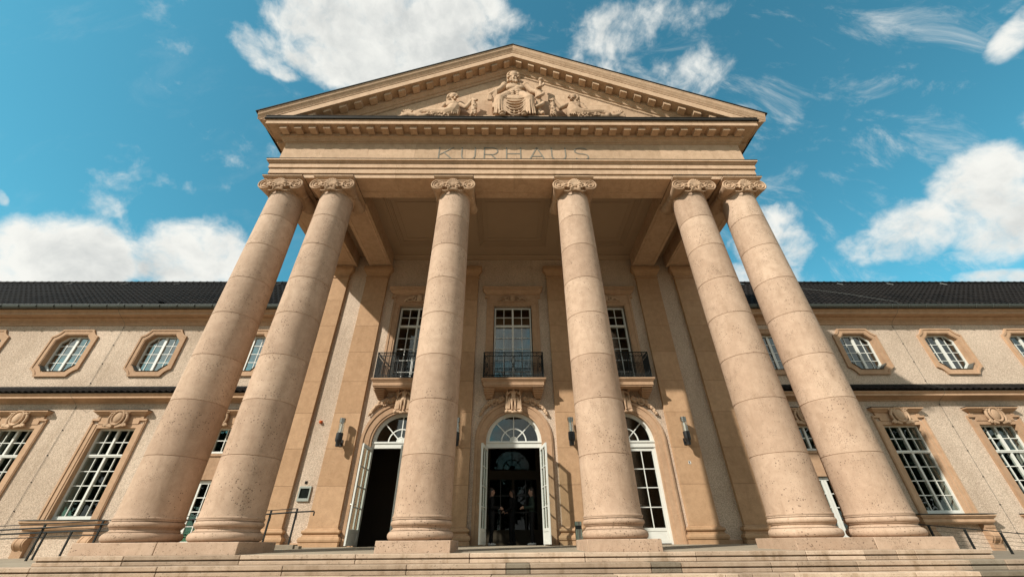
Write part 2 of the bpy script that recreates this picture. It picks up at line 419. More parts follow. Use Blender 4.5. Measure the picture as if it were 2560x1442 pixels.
        for h in holes:
            a, b, c, d = h[:4]
            for (p, q) in (((a, c), (a, d)), ((b, c), (b, d)), ((a, d), (b, d)), ((a, c), (b, c))):
                s.add([(p[0], y, p[1]), (q[0], y, q[1]), (q[0], y + depth, q[1]), (p[0], y + depth, p[1])], [(0, 1, 2, 3)])
        return s
    def moved(s, dx=0, dy=0, dz=0, sx=1):
        r = MB(); r.v = [(x * sx + dx, y + dy, z + dz) for x, y, z in s.v]; r.f = list(s.f); return r
    def mesh(s, name, smooth=None):
        me = bpy.data.meshes.new(name); me.from_pydata(s.v, [], s.f); me.validate()
        bm = bmesh.new(); bm.from_mesh(me); bmesh.ops.recalc_face_normals(bm, faces=bm.faces); bm.to_mesh(me); bm.free()
        if smooth is not None:
            me.shade_smooth(); me.set_sharp_from_angle(angle=math.radians(smooth))
        return me
WP = {}
def thing(name, label, cat, loc=(0, 0, 0), group=None, kind=None):
    o = bpy.data.objects.new(name, None); col.objects.link(o); o.location = loc; o.empty_display_size = 0.3
    WP[o] = Vector(loc); tag(o, label, cat, group, kind); return o
def tag(o, label=None, cat=None, group=None, kind=None):
    if label: o['label'] = label
    if cat: o['category'] = cat
    if group: o['group'] = group
    if kind: o['kind'] = kind
    return o
def node(name, parent, loc=None):          # an Empty that gathers the sub-parts of one part
    o = bpy.data.objects.new(name, None); col.objects.link(o); o.parent = parent
    w = Vector(loc) if loc is not None else WP[parent]
    o.location = w - WP[parent]; WP[o] = w; o.empty_display_size = 0.2; return o
def part(name, geo, material, parent=None, at=(0, 0, 0), smooth=None, bevel=0.0, rot=None, local=False):
    me = geo.mesh(name, smooth) if isinstance(geo, MB) else geo
    if material is not None and not me.materials: me.materials.append(M[material])
    o = bpy.data.objects.new(name, me); col.objects.link(o)
    at = Vector(at)
    if parent is not None:
        o.parent = parent; o.location = at if local else at - WP[parent]
        WP[o] = at if not local else WP[parent] + at
    else: o.location = at; WP[o] = at
    if rot: o.rotation_euler = rot
    if bevel:
        b = o.modifiers.new('bevel', 'BEVEL'); b.width = bevel; b.segments = 2; b.limit_method = 'ANGLE'; b.angle_limit = math.radians(40)
    return o
def clone(o, parent, at, rot=None, name=None):
    c = o.copy(); col.objects.link(c); c.parent = parent; at = Vector(at)
    c.location = at - WP[parent] if parent is not None else at; WP[c] = at
    if rot: c.rotation_euler = rot
    return c
def sculpt(prims, voxel, smooth=2):        # fuse many rounded lumps into one continuous carved surface
    b = MB()
    for p in prims:
        if p[0] == 'e': b.ball(p[1:4], p[4:7], 14, 10)
        elif p[0] == 'b': x, y, z, a, d, h = p[1:7]; b.box(x-a, x+a, y-d, y+d, z-h, z+h)
        else: b.cap(p[1:4], p[4:7], p[7], p[8], 12)
    me = b.mesh('sculpt'); o = bpy.data.objects.new('sculpt', me); col.objects.link(o)
    r = o.modifiers.new('r', 'REMESH'); r.mode = 'VOXEL'; r.voxel_size = voxel
    if smooth: sm = o.modifiers.new('s', 'SMOOTH'); sm.iterations = smooth; sm.factor = 0.5
    dg = bpy.context.evaluated_depsgraph_get(); ev = o.evaluated_get(dg)
    out = bpy.data.meshes.new_from_object(ev); bpy.data.objects.remove(o); bpy.data.meshes.remove(me)
    out.shade_smooth(); return out
def clip(poly, planes):
    for a, b, c in planes:
        out = []
        for i in range(len(poly)):
            p, q = poly[i], poly[(i + 1) % len(poly)]; dp, dq = a*p[0]+b*p[1]-c, a*q[0]+b*q[1]-c
            if dp <= 0: out.append(p)
            if dp * dq < 0: t = dp / (dp - dq); out.append((p[0]+(q[0]-p[0])*t, p[1]+(q[1]-p[1])*t))
        poly = out
        if len(poly) < 3: return []
    return poly
ZEUS=[('b',0.085,-0.62,15.164,0.82,0.1,0.75),('b',-0.723,-0.72,14.717,0.09,0.26,0.62),('b',0.988,-0.72,14.717,0.09,0.26,0.62),('e',0.029,-0.82,16.546,0.19,0.2,0.25),('c',0.031,-0.74,16.473,0.052,-0.72,16.056,0.14,0.17),('c',0.024,-1,16.254,0.023,-1.03,16.082,0.035,0.05),('c',-0.006,-1,16.312,-0.103,-0.97,16.358,0.035,0.03),('e',-0.063,-0.96,16.22,0.06,0.05,0.05),('c',0.053,-1,16.312,0.152,-0.97,16.358,0.035,0.03),('e',0.113,-0.96,16.22,0.06,0.05,0.05),('e',0.231,-0.867,16.403,0.07,0.08,0.07),('e',0.247,-0.824,16.521,0.07,0.08,0.07),('e',0.254,-0.848,16.517,0.07,0.08,0.07),('e',0.258,-0.815,16.619,0.07,0.08,0.07),('e',0.254,-0.812,16.667,0.07,0.08,0.07),('e',0.241,-0.891,16.562,0.07,0.08,0.07),('e',0.225,-0.898,16.587,0.07,0.08,0.07),('e',0.21,-0.783,16.837,0.07,0.08,0.07),('e',0.18,-0.864,16.716,0.07,0.08,0.07),('e',0.151,-0.867,16.735,0.07,0.08,0.07),('e',0.122,-0.761,16.955,0.07,0.08,0.07),('e',0.084,-0.834,16.831,0.07,0.08,0.07),('e',0.049,-0.783,16.934,0.07,0.08,0.07),('e',0.01,-0.833,16.839,0.07,0.08,0.07),('e',-0.026,-0.811,16.875,0.07,0.08,0.07),('e',-0.063,-0.879,16.733,0.07,0.08,0.07),('e',-0.095,-0.811,16.84,0.07,0.08,0.07),('e',-0.124,-0.778,16.876,0.07,0.08,0.07),('e',-0.15,-0.827,16.755,0.07,0.08,0.07),('e',-0.171,-0.796,16.776,0.07,0.08,0.07),('e',-0.187,-0.806,16.72,0.07,0.08,0.07),('e',-0.197,-0.891,16.521,0.07,0.08,0.07),('e',-0.2,-0.794,16.659,0.07,0.08,0.07),('e',-0.198,-0.817,16.574,0.07,0.08,0.07),('e',-0.189,-0.858,16.458,0.07,0.08,0.07),('e',-0.176,-0.896,16.35,0.07,0.08,0.07),('e',0.195,-0.88,16.693,0.06,0.07,0.05),('e',0.19,-0.892,16.689,0.06,0.07,0.05),('e',0.175,-0.903,16.686,0.06,0.07,0.05),('e',0.152,-0.913,16.683,0.06,0.07,0.05),('e',0.121,-0.921,16.681,0.06,0.07,0.05),('e',0.085,-0.927,16.679,0.06,0.07,0.05),('e',0.046,-0.93,16.678,0.06,0.07,0.05),('e',0.006,-0.93,16.678,0.06,0.07,0.05),('e',-0.033,-0.927,16.679,0.06,0.07,0.05),('e',-0.069,-0.921,16.681,0.06,0.07,0.05),('e',-0.099,-0.913,16.683,0.06,0.07,0.05),('e',-0.122,-0.903,16.686,0.06,0.07,0.05),('e',-0.136,-0.892,16.689,0.06,0.07,0.05),('e',-0.141,-0.88,16.693,0.06,0.07,0.05),('e',0.125,-0.958,16.074,0.06,0.05,0.07),('e',0.128,-0.973,16.091,0.06,0.05,0.07),('e',-0.004,-0.978,15.979,0.06,0.05,0.07),('e',0.143,-0.983,15.896,0.06,0.05,0.07),('e',-0.075,-0.943,16.155,0.06,0.05,0.07),('e',0.007,-0.968,15.967,0.06,0.05,0.07),('e',0.027,-0.953,16.004,0.06,0.05,0.07),('e',0.048,-0.965,16.102,0.06,0.05,0.07),('e',0.074,-0.986,16.054,0.06,0.05,0.07),('e',0.159,-0.97,15.933,0.06,0.05,0.07),('e',0.123,-0.988,16.06,0.06,0.05,0.07),('e',0.043,-0.973,15.938,0.06,0.05,0.07),('e',0.116,-0.964,15.969,0.06,0.05,0.07),('e',-0.095,-0.981,16.091,0.06,0.05,0.07),('e',-0.088,-0.978,15.972,0.06,0.05,0.07),('e',-0.071,-0.948,16.104,0.06,0.05,0.07),('e',-0.19,-0.8,16.513,0.07,0.07,0.07),('e',-0.19,-0.8,16.414,0.07,0.07,0.07),('e',-0.19,-0.8,16.314,0.07,0.07,0.07),('e',-0.19,-0.8,16.214,0.07,0.07,0.07),('e',0.249,-0.8,16.513,0.07,0.07,0.07),('e',0.249,-0.8,16.414,0.07,0.07,0.07),('e',0.249,-0.8,16.314,0.07,0.07,0.07),('e',0.249,-0.8,16.214,0.07,0.07,0.07),('e',0.091,-0.74,15.82,0.44,0.2,0.3),('e',0.091,-0.76,15.434,0.35,0.19,0.3),('e',-0.102,-0.9,15.61,0.18,0.07,0.12),('e',-0.351,-0.74,15.971,0.16,0.17,0.16),('e',-0.014,-0.93,15.291,0.09,0.05,0.07),('e',-0.014,-0.93,15.154,0.09,0.05,0.07),('e',-0.014,-0.93,15.016,0.09,0.05,0.07),('e',0.273,-0.9,15.61,0.18,0.07,0.12),('e',0.533,-0.74,15.971,0.16,0.17,0.16),('e',0.183,-0.93,15.291,0.09,0.05,0.07),('e',0.183,-0.93,15.154,0.09,0.05,0.07),('e',0.183,-0.93,15.016,0.09,0.05,0.07),('c',-0.36,-0.76,15.915,-0.559,-0.82,15.531,0.135,0.115),('c',-0.559,-0.82,15.531,-0.917,-0.95,14.992,0.115,0.085),('e',-0.934,-0.98,14.863,0.1,0.1,0.1),('c',-0.998,-1.03,14.779,-0.997,-1.04,14.548,0.03,0.026),('c',-0.949,-1.03,14.779,-0.949,-1.04,14.548,0.03,0.026),('c',-0.901,-1.03,14.779,-0.9,-1.04,14.548,0.03,0.026),('c',-0.852,-1.03,14.779,-0.851,-1.04,14.548,0.03,0.026),('e',-0.865,-1.02,14.499,0.045,0.045,0.045),('e',-0.911,-1.02,14.499,0.045,0.045,0.045),('e',-0.892,-1.02,14.532,0.045,0.045,0.045),('e',-0.864,-1.02,14.608,0.045,0.045,0.045),('e',-0.93,-1.02,14.61,0.045,0.045,0.045),('e',-0.964,-1.02,14.503,0.045,0.045,0.045),('e',-0.913,-1.02,14.497,0.045,0.045,0.045),('e',-0.984,-1.02,14.541,0.045,0.045,0.045),('e',-0.911,-1.02,14.512,0.045,0.045,0.045),('c',0.562,-0.76,15.915,0.795,-0.82,15.451,0.135,0.11),('c',0.795,-0.82,15.451,1.036,-0.95,15.11,0.11,0.08),('e',1.072,-0.97,15.076,0.09,0.08,0.08),('c',1.009,-1,15.073,1.12,-1.04,14.995,0.03,0.028),('c',1.009,-1,15.024,1.12,-1.04,14.946,0.03,0.028),('c',1.009,-1,14.976,1.12,-1.04,14.898,0.03,0.028),('c',1.009,-1,14.927,1.12,-1.04,14.849,0.03,0.028),('c',-0.22,-0.78,15.12,-0.493,-1.02,14.504,0.23,0.21),('c',0.38,-0.78,15.12,0.617,-1.02,14.504,0.23,0.21),('c',-0.512,-1.01,14.54,-0.543,-0.98,13.807,0.215,0.2),('c',0.637,-1.01,14.54,0.642,-0.96,13.868,0.215,0.2),('b',0.074,-0.95,14.325,0.52,0.13,0.44),('e',0.073,-0.98,14.472,0.5,0.16,0.38),('e',0.078,-0.84,14.404,0.6,0.17,0.62),('e',0.077,-0.88,13.993,0.66,0.19,0.25),('c',-0.394,-1.105,14.537,-0.305,-1.112,14.495,0.034,0.034),('c',-0.305,-1.112,14.495,-0.216,-1.118,14.463,0.034,0.034),('c',-0.216,-1.118,14.463,-0.128,-1.122,14.442,0.034,0.034),('c',-0.128,-1.122,14.442,-0.039,-1.124,14.43,0.034,0.034),('c',-0.039,-1.124,14.43,0.049,-1.125,14.426,0.034,0.034),('c',0.049,-1.125,14.426,0.138,-1.124,14.43,0.034,0.034),('c',0.138,-1.124,14.43,0.226,-1.122,14.442,0.034,0.034),('c',0.226,-1.122,14.442,0.315,-1.118,14.463,0.034,0.034),('c',0.315,-1.118,14.463,0.404,-1.112,14.495,0.034,0.034),('c',0.404,-1.112,14.495,0.493,-1.105,14.537,0.034,0.034),('c',-0.413,-1.113,14.494,-0.32,-1.12,14.395,0.024,0.024),('c',-0.32,-1.12,14.395,-0.227,-1.126,14.32,0.024,0.024),('c',-0.227,-1.126,14.32,-0.134,-1.13,14.271,0.024,0.024),('c',-0.134,-1.13,14.271,-0.041,-1.132,14.243,0.024,0.024),('c',-0.041,-1.132,14.243,0.051,-1.133,14.235,0.024,0.024),('c',0.051,-1.133,14.235,0.144,-1.132,14.243,0.024,0.024),('c',0.144,-1.132,14.243,0.237,-1.13,14.271,0.024,0.024),('c',0.237,-1.13,14.271,0.33,-1.126,14.32,0.024,0.024),('c',0.33,-1.126,14.32,0.423,-1.12,14.395,0.024,0.024),('c',0.423,-1.12,14.395,0.517,-1.113,14.494,0.024,0.024),('c',-0.432,-1.105,14.479,-0.335,-1.112,14.321,0.038,0.038),('c',-0.335,-1.112,14.321,-0.238,-1.118,14.204,0.038,0.038),('c',-0.238,-1.118,14.204,-0.14,-1.122,14.126,0.038,0.038),('c',-0.14,-1.122,14.126,-0.043,-1.124,14.083,0.038,0.038),('c',-0.043,-1.124,14.083,0.054,-1.125,14.07,0.038,0.038),('c',0.054,-1.125,14.07,0.151,-1.124,14.083,0.038,0.038),('c',0.151,-1.124,14.083,0.248,-1.122,14.126,0.038,0.038),('c',0.248,-1.122,14.126,0.346,-1.118,14.204,0.038,0.038),('c',0.346,-1.118,14.204,0.443,-1.112,14.321,0.038,0.038),('c',0.443,-1.112,14.321,0.541,-1.105,14.479,0.038,0.038),('c',-0.451,-1.113,14.437,-0.35,-1.12,14.221,0.026,0.026),('c',-0.35,-1.12,14.221,-0.248,-1.126,14.062,0.026,0.026),('c',-0.248,-1.126,14.062,-0.147,-1.13,13.955,0.026,0.026),('c',-0.147,-1.13,13.955,-0.045,-1.132,13.896,0.026,0.026),('c',-0.045,-1.132,13.896,0.056,-1.133,13.88,0.026,0.026),('c',0.056,-1.133,13.88,0.157,-1.132,13.896,0.026,0.026),('c',0.157,-1.132,13.896,0.259,-1.13,13.955,0.026,0.026),('c',0.259,-1.13,13.955,0.361,-1.126,14.062,0.026,0.026),('c',0.361,-1.126,14.062,0.463,-1.12,14.221,0.026,0.026),('c',0.463,-1.12,14.221,0.565,-1.113,14.437,0.026,0.026),('c',-0.471,-1.105,14.421,-0.365,-1.112,14.147,0.036,0.036),('c',-0.365,-1.112,14.147,-0.259,-1.118,13.945,0.036,0.036),('c',-0.259,-1.118,13.945,-0.153,-1.122,13.809,0.036,0.036),('c',-0.153,-1.122,13.809,-0.047,-1.124,13.735,0.036,0.036),('c',-0.047,-1.124,13.735,0.059,-1.125,13.715,0.036,0.036),('c',0.059,-1.125,13.715,0.165,-1.124,13.735,0.036,0.036),('c',0.165,-1.124,13.735,0.27,-1.122,13.809,0.036,0.036),('c',0.27,-1.122,13.809,0.377,-1.118,13.945,0.036,0.036),('c',0.377,-1.118,13.945,0.483,-1.112,14.147,0.036,0.036),('c',0.483,-1.112,14.147,0.59,-1.105,14.421,0.036,0.036),('c',-0.49,-1.113,14.379,-0.379,-1.12,14.048,0.024,0.024),('c',-0.379,-1.12,14.048,-0.269,-1.126,13.803,0.024,0.024),('c',-0.269,-1.126,13.803,-0.159,-1.13,13.639,0.024,0.024),('c',-0.159,-1.13,13.639,-0.049,-1.132,13.549,0.024,0.024),('c',-0.049,-1.132,13.549,0.061,-1.133,13.524,0.024,0.024),('c',0.061,-1.133,13.524,0.171,-1.132,13.549,0.024,0.024),('c',0.171,-1.132,13.549,0.281,-1.13,13.639,0.024,0.024),('c',0.281,-1.13,13.639,0.391,-1.126,13.803,0.024,0.024),('c',0.391,-1.126,13.803,0.502,-1.12,14.048,0.024,0.024),('c',0.502,-1.12,14.048,0.613,-1.113,14.379,0.024,0.024),('c',-0.509,-1.105,14.363,-0.395,-1.112,13.974,0.03,0.03),('c',-0.395,-1.112,13.974,-0.28,-1.118,13.686,0.03,0.03),('c',-0.28,-1.118,13.686,-0.165,-1.122,13.493,0.03,0.03),('c',-0.165,-1.122,13.493,-0.051,-1.124,13.388,0.03,0.03),('c',-0.051,-1.124,13.388,0.064,-1.125,13.359,0.03,0.03),('c',0.064,-1.125,13.359,0.178,-1.124,13.388,0.03,0.03),('c',0.178,-1.124,13.388,0.293,-1.122,13.493,0.03,0.03),('c',0.293,-1.122,13.493,0.407,-1.118,13.686,0.03,0.03),('c',0.407,-1.118,13.686,0.522,-1.112,13.974,0.03,0.03),('c',0.522,-1.112,13.974,0.638,-1.105,14.363,0.03,0.03),('c',-0.318,-0.93,15.046,0.092,-1,14.79,0.03,0.03),('c',0.092,-1,14.79,0.486,-0.96,14.965,0.03,0.032),('c',-0.318,-0.94,14.979,0.092,-1,14.746,0.03,0.03),('c',0.092,-1,14.746,0.486,-0.96,14.906,0.03,0.032),('c',-0.318,-0.95,14.914,0.092,-1,14.702,0.03,0.03),('c',0.092,-1,14.702,0.486,-0.96,14.848,0.03,0.032),('c',-0.318,-0.96,14.848,0.092,-1,14.659,0.03,0.03),('c',0.092,-1,14.659,0.486,-0.96,14.789,0.03,0.032),('c',-0.318,-0.97,14.782,0.092,-1,14.615,0.03,0.03),('c',0.092,-1,14.615,0.486,-0.96,14.73,0.03,0.032),('c',-0.642,-1.14,14.285,-0.717,-1.102,13.5,0.022,0.036),('c',-0.587,-1.168,14.335,-0.627,-1.134,13.451,0.022,0.036),('c',-0.525,-1.2,14.235,-0.526,-1.17,13.395,0.022,0.036),('c',-0.46,-1.165,14.226,-0.417,-1.13,13.457,0.022,0.036),('c',-0.407,-1.137,14.195,-0.329,-1.098,13.506,0.022,0.036),('c',0.51,-1.14,14.285,0.44,-1.102,13.5,0.022,0.036),('c',0.562,-1.168,14.335,0.526,-1.134,13.451,0.022,0.036),('c',0.619,-1.2,14.235,0.622,-1.17,13.395,0.022,0.036),('c',0.689,-1.165,14.226,0.736,-1.13,13.457,0.022,0.036),('c',0.746,-1.137,14.195,0.828,-1.098,13.506,0.022,0.036),('c',-0.297,-1.09,13.809,-0.317,-1.09,13.5,0.02,0.04),('c',-0.133,-1.09,13.809,-0.143,-1.09,13.5,0.02,0.04),('c',0.031,-1.09,13.809,0.031,-1.09,13.5,0.02,0.04),('c',0.195,-1.09,13.809,0.205,-1.09,13.5,0.02,0.04),('c',0.359,-1.09,13.809,0.378,-1.09,13.5,0.02,0.04),('e',-0.413,-1.1,13.474,0.12,0.16,0.07),('e',-0.411,-1.22,13.25,0.1,0.07,0.05),('e',0.397,-1.1,13.474,0.12,0.16,0.07),('e',0.389,-1.22,13.25,0.1,0.07,0.05),('b',0.079,-0.8,13.869,0.8,0.24,0.06),('c',0.984,-0.9,13.794,1.151,-0.9,16.083,0.075,0.06),('e',1.158,-0.92,16.106,0.11,0.11,0.1),('c',1.127,-0.93,13.767,1.123,-0.882,13.889,0.084,0.084),('c',1.123,-0.882,13.889,1.092,-0.844,13.997,0.083,0.083),('c',1.092,-0.844,13.997,1.039,-0.823,14.079,0.082,0.082),('c',1.039,-0.823,14.079,0.976,-0.823,14.129,0.081,0.081),('c',0.976,-0.823,14.129,0.918,-0.843,14.144,0.081,0.081),('c',0.918,-0.843,14.144,0.875,-0.881,14.133,0.08,0.08),('c',0.875,-0.881,14.133,0.857,-0.928,14.106,0.079,0.079),('c',0.857,-0.928,14.106,0.868,-0.976,14.078,0.078,0.078),('c',0.868,-0.976,14.078,0.906,-1.015,14.064,0.077,0.077),('c',0.906,-1.015,14.064,0.965,-1.037,14.076,0.076,0.076),('c',0.965,-1.037,14.076,1.033,-1.038,14.122,0.075,0.075),('c',1.033,-1.038,14.122,1.098,-1.018,14.202,0.074,0.074),('c',1.098,-1.018,14.202,1.149,-0.98,14.311,0.073,0.073),('c',1.149,-0.98,14.311,1.176,-0.933,14.435,0.073,0.073),('c',1.176,-0.933,14.435,1.174,-0.885,14.561,0.072,0.072),('c',1.174,-0.885,14.561,1.145,-0.846,14.674,0.071,0.071),('c',1.145,-0.846,14.674,1.093,-0.824,14.759,0.07,0.07),('c',1.093,-0.824,14.759,1.031,-0.822,14.811,0.069,0.069),('c',1.031,-0.822,14.811,0.971,-0.841,14.827,0.068,0.068),('c',0.971,-0.841,14.827,0.927,-0.878,14.814,0.067,0.067),('c',0.927,-0.878,14.814,0.907,-0.925,14.784,0.066,0.066),('c',0.907,-0.925,14.784,0.916,-0.973,14.752,0.065,0.065),('c',0.916,-0.973,14.752,0.953,-1.013,14.734,0.065,0.065),('c',0.953,-1.013,14.734,1.01,-1.036,14.743,0.064,0.064),('c',1.01,-1.036,14.743,1.077,-1.038,14.786,0.063,0.063),('c',1.077,-1.038,14.786,1.143,-1.019,14.866,0.062,0.062),('c',1.143,-1.019,14.866,1.196,-0.983,14.975,0.061,0.061),('c',1.196,-0.983,14.975,1.225,-0.936,15.103,0.06,0.06),('c',1.225,-0.936,15.103,1.225,-0.888,15.233,0.059,0.059),('c',1.225,-0.888,15.233,1.197,-0.848,15.35,0.058,0.058),('c',1.197,-0.848,15.35,1.147,-0.824,15.439,0.057,0.057),('c',1.147,-0.824,15.439,1.085,-0.821,15.493,0.057,0.057),('c',1.085,-0.821,15.493,1.025,-0.84,15.51,0.056,0.056),('c',1.025,-0.84,15.51,0.979,-0.876,15.496,0.055,0.055),('c',0.979,-0.876,15.496,0.957,-0.922,15.463,0.054,0.054),('c',0.957,-0.922,15.463,0.964,-0.97,15.427,0.053,0.053),('c',0.964,-0.97,15.427,0.999,-1.011,15.405,0.052,0.052),('c',0.999,-1.011,15.405,1.055,-1.035,15.409,0.051,0.051),('c',1.055,-1.035,15.409,1.122,-1.039,15.45,0.05,0.05),('c',1.122,-1.039,15.45,1.189,-1.021,15.529,0.049,0.049),('c',1.189,-1.021,15.529,1.242,-0.986,15.64,0.049,0.049),('c',1.242,-0.986,15.64,1.273,-0.939,15.77,0.048,0.048),('c',1.273,-0.939,15.77,1.276,-0.891,15.904,0.047,0.047),('c',1.276,-0.891,15.904,1.25,-0.85,16.025,0.046,0.046),('c',1.25,-0.85,16.025,1.201,-0.825,16.118,0.045,0.045)]  # both figure tables: points from image pixels, scaled about the camera by depth
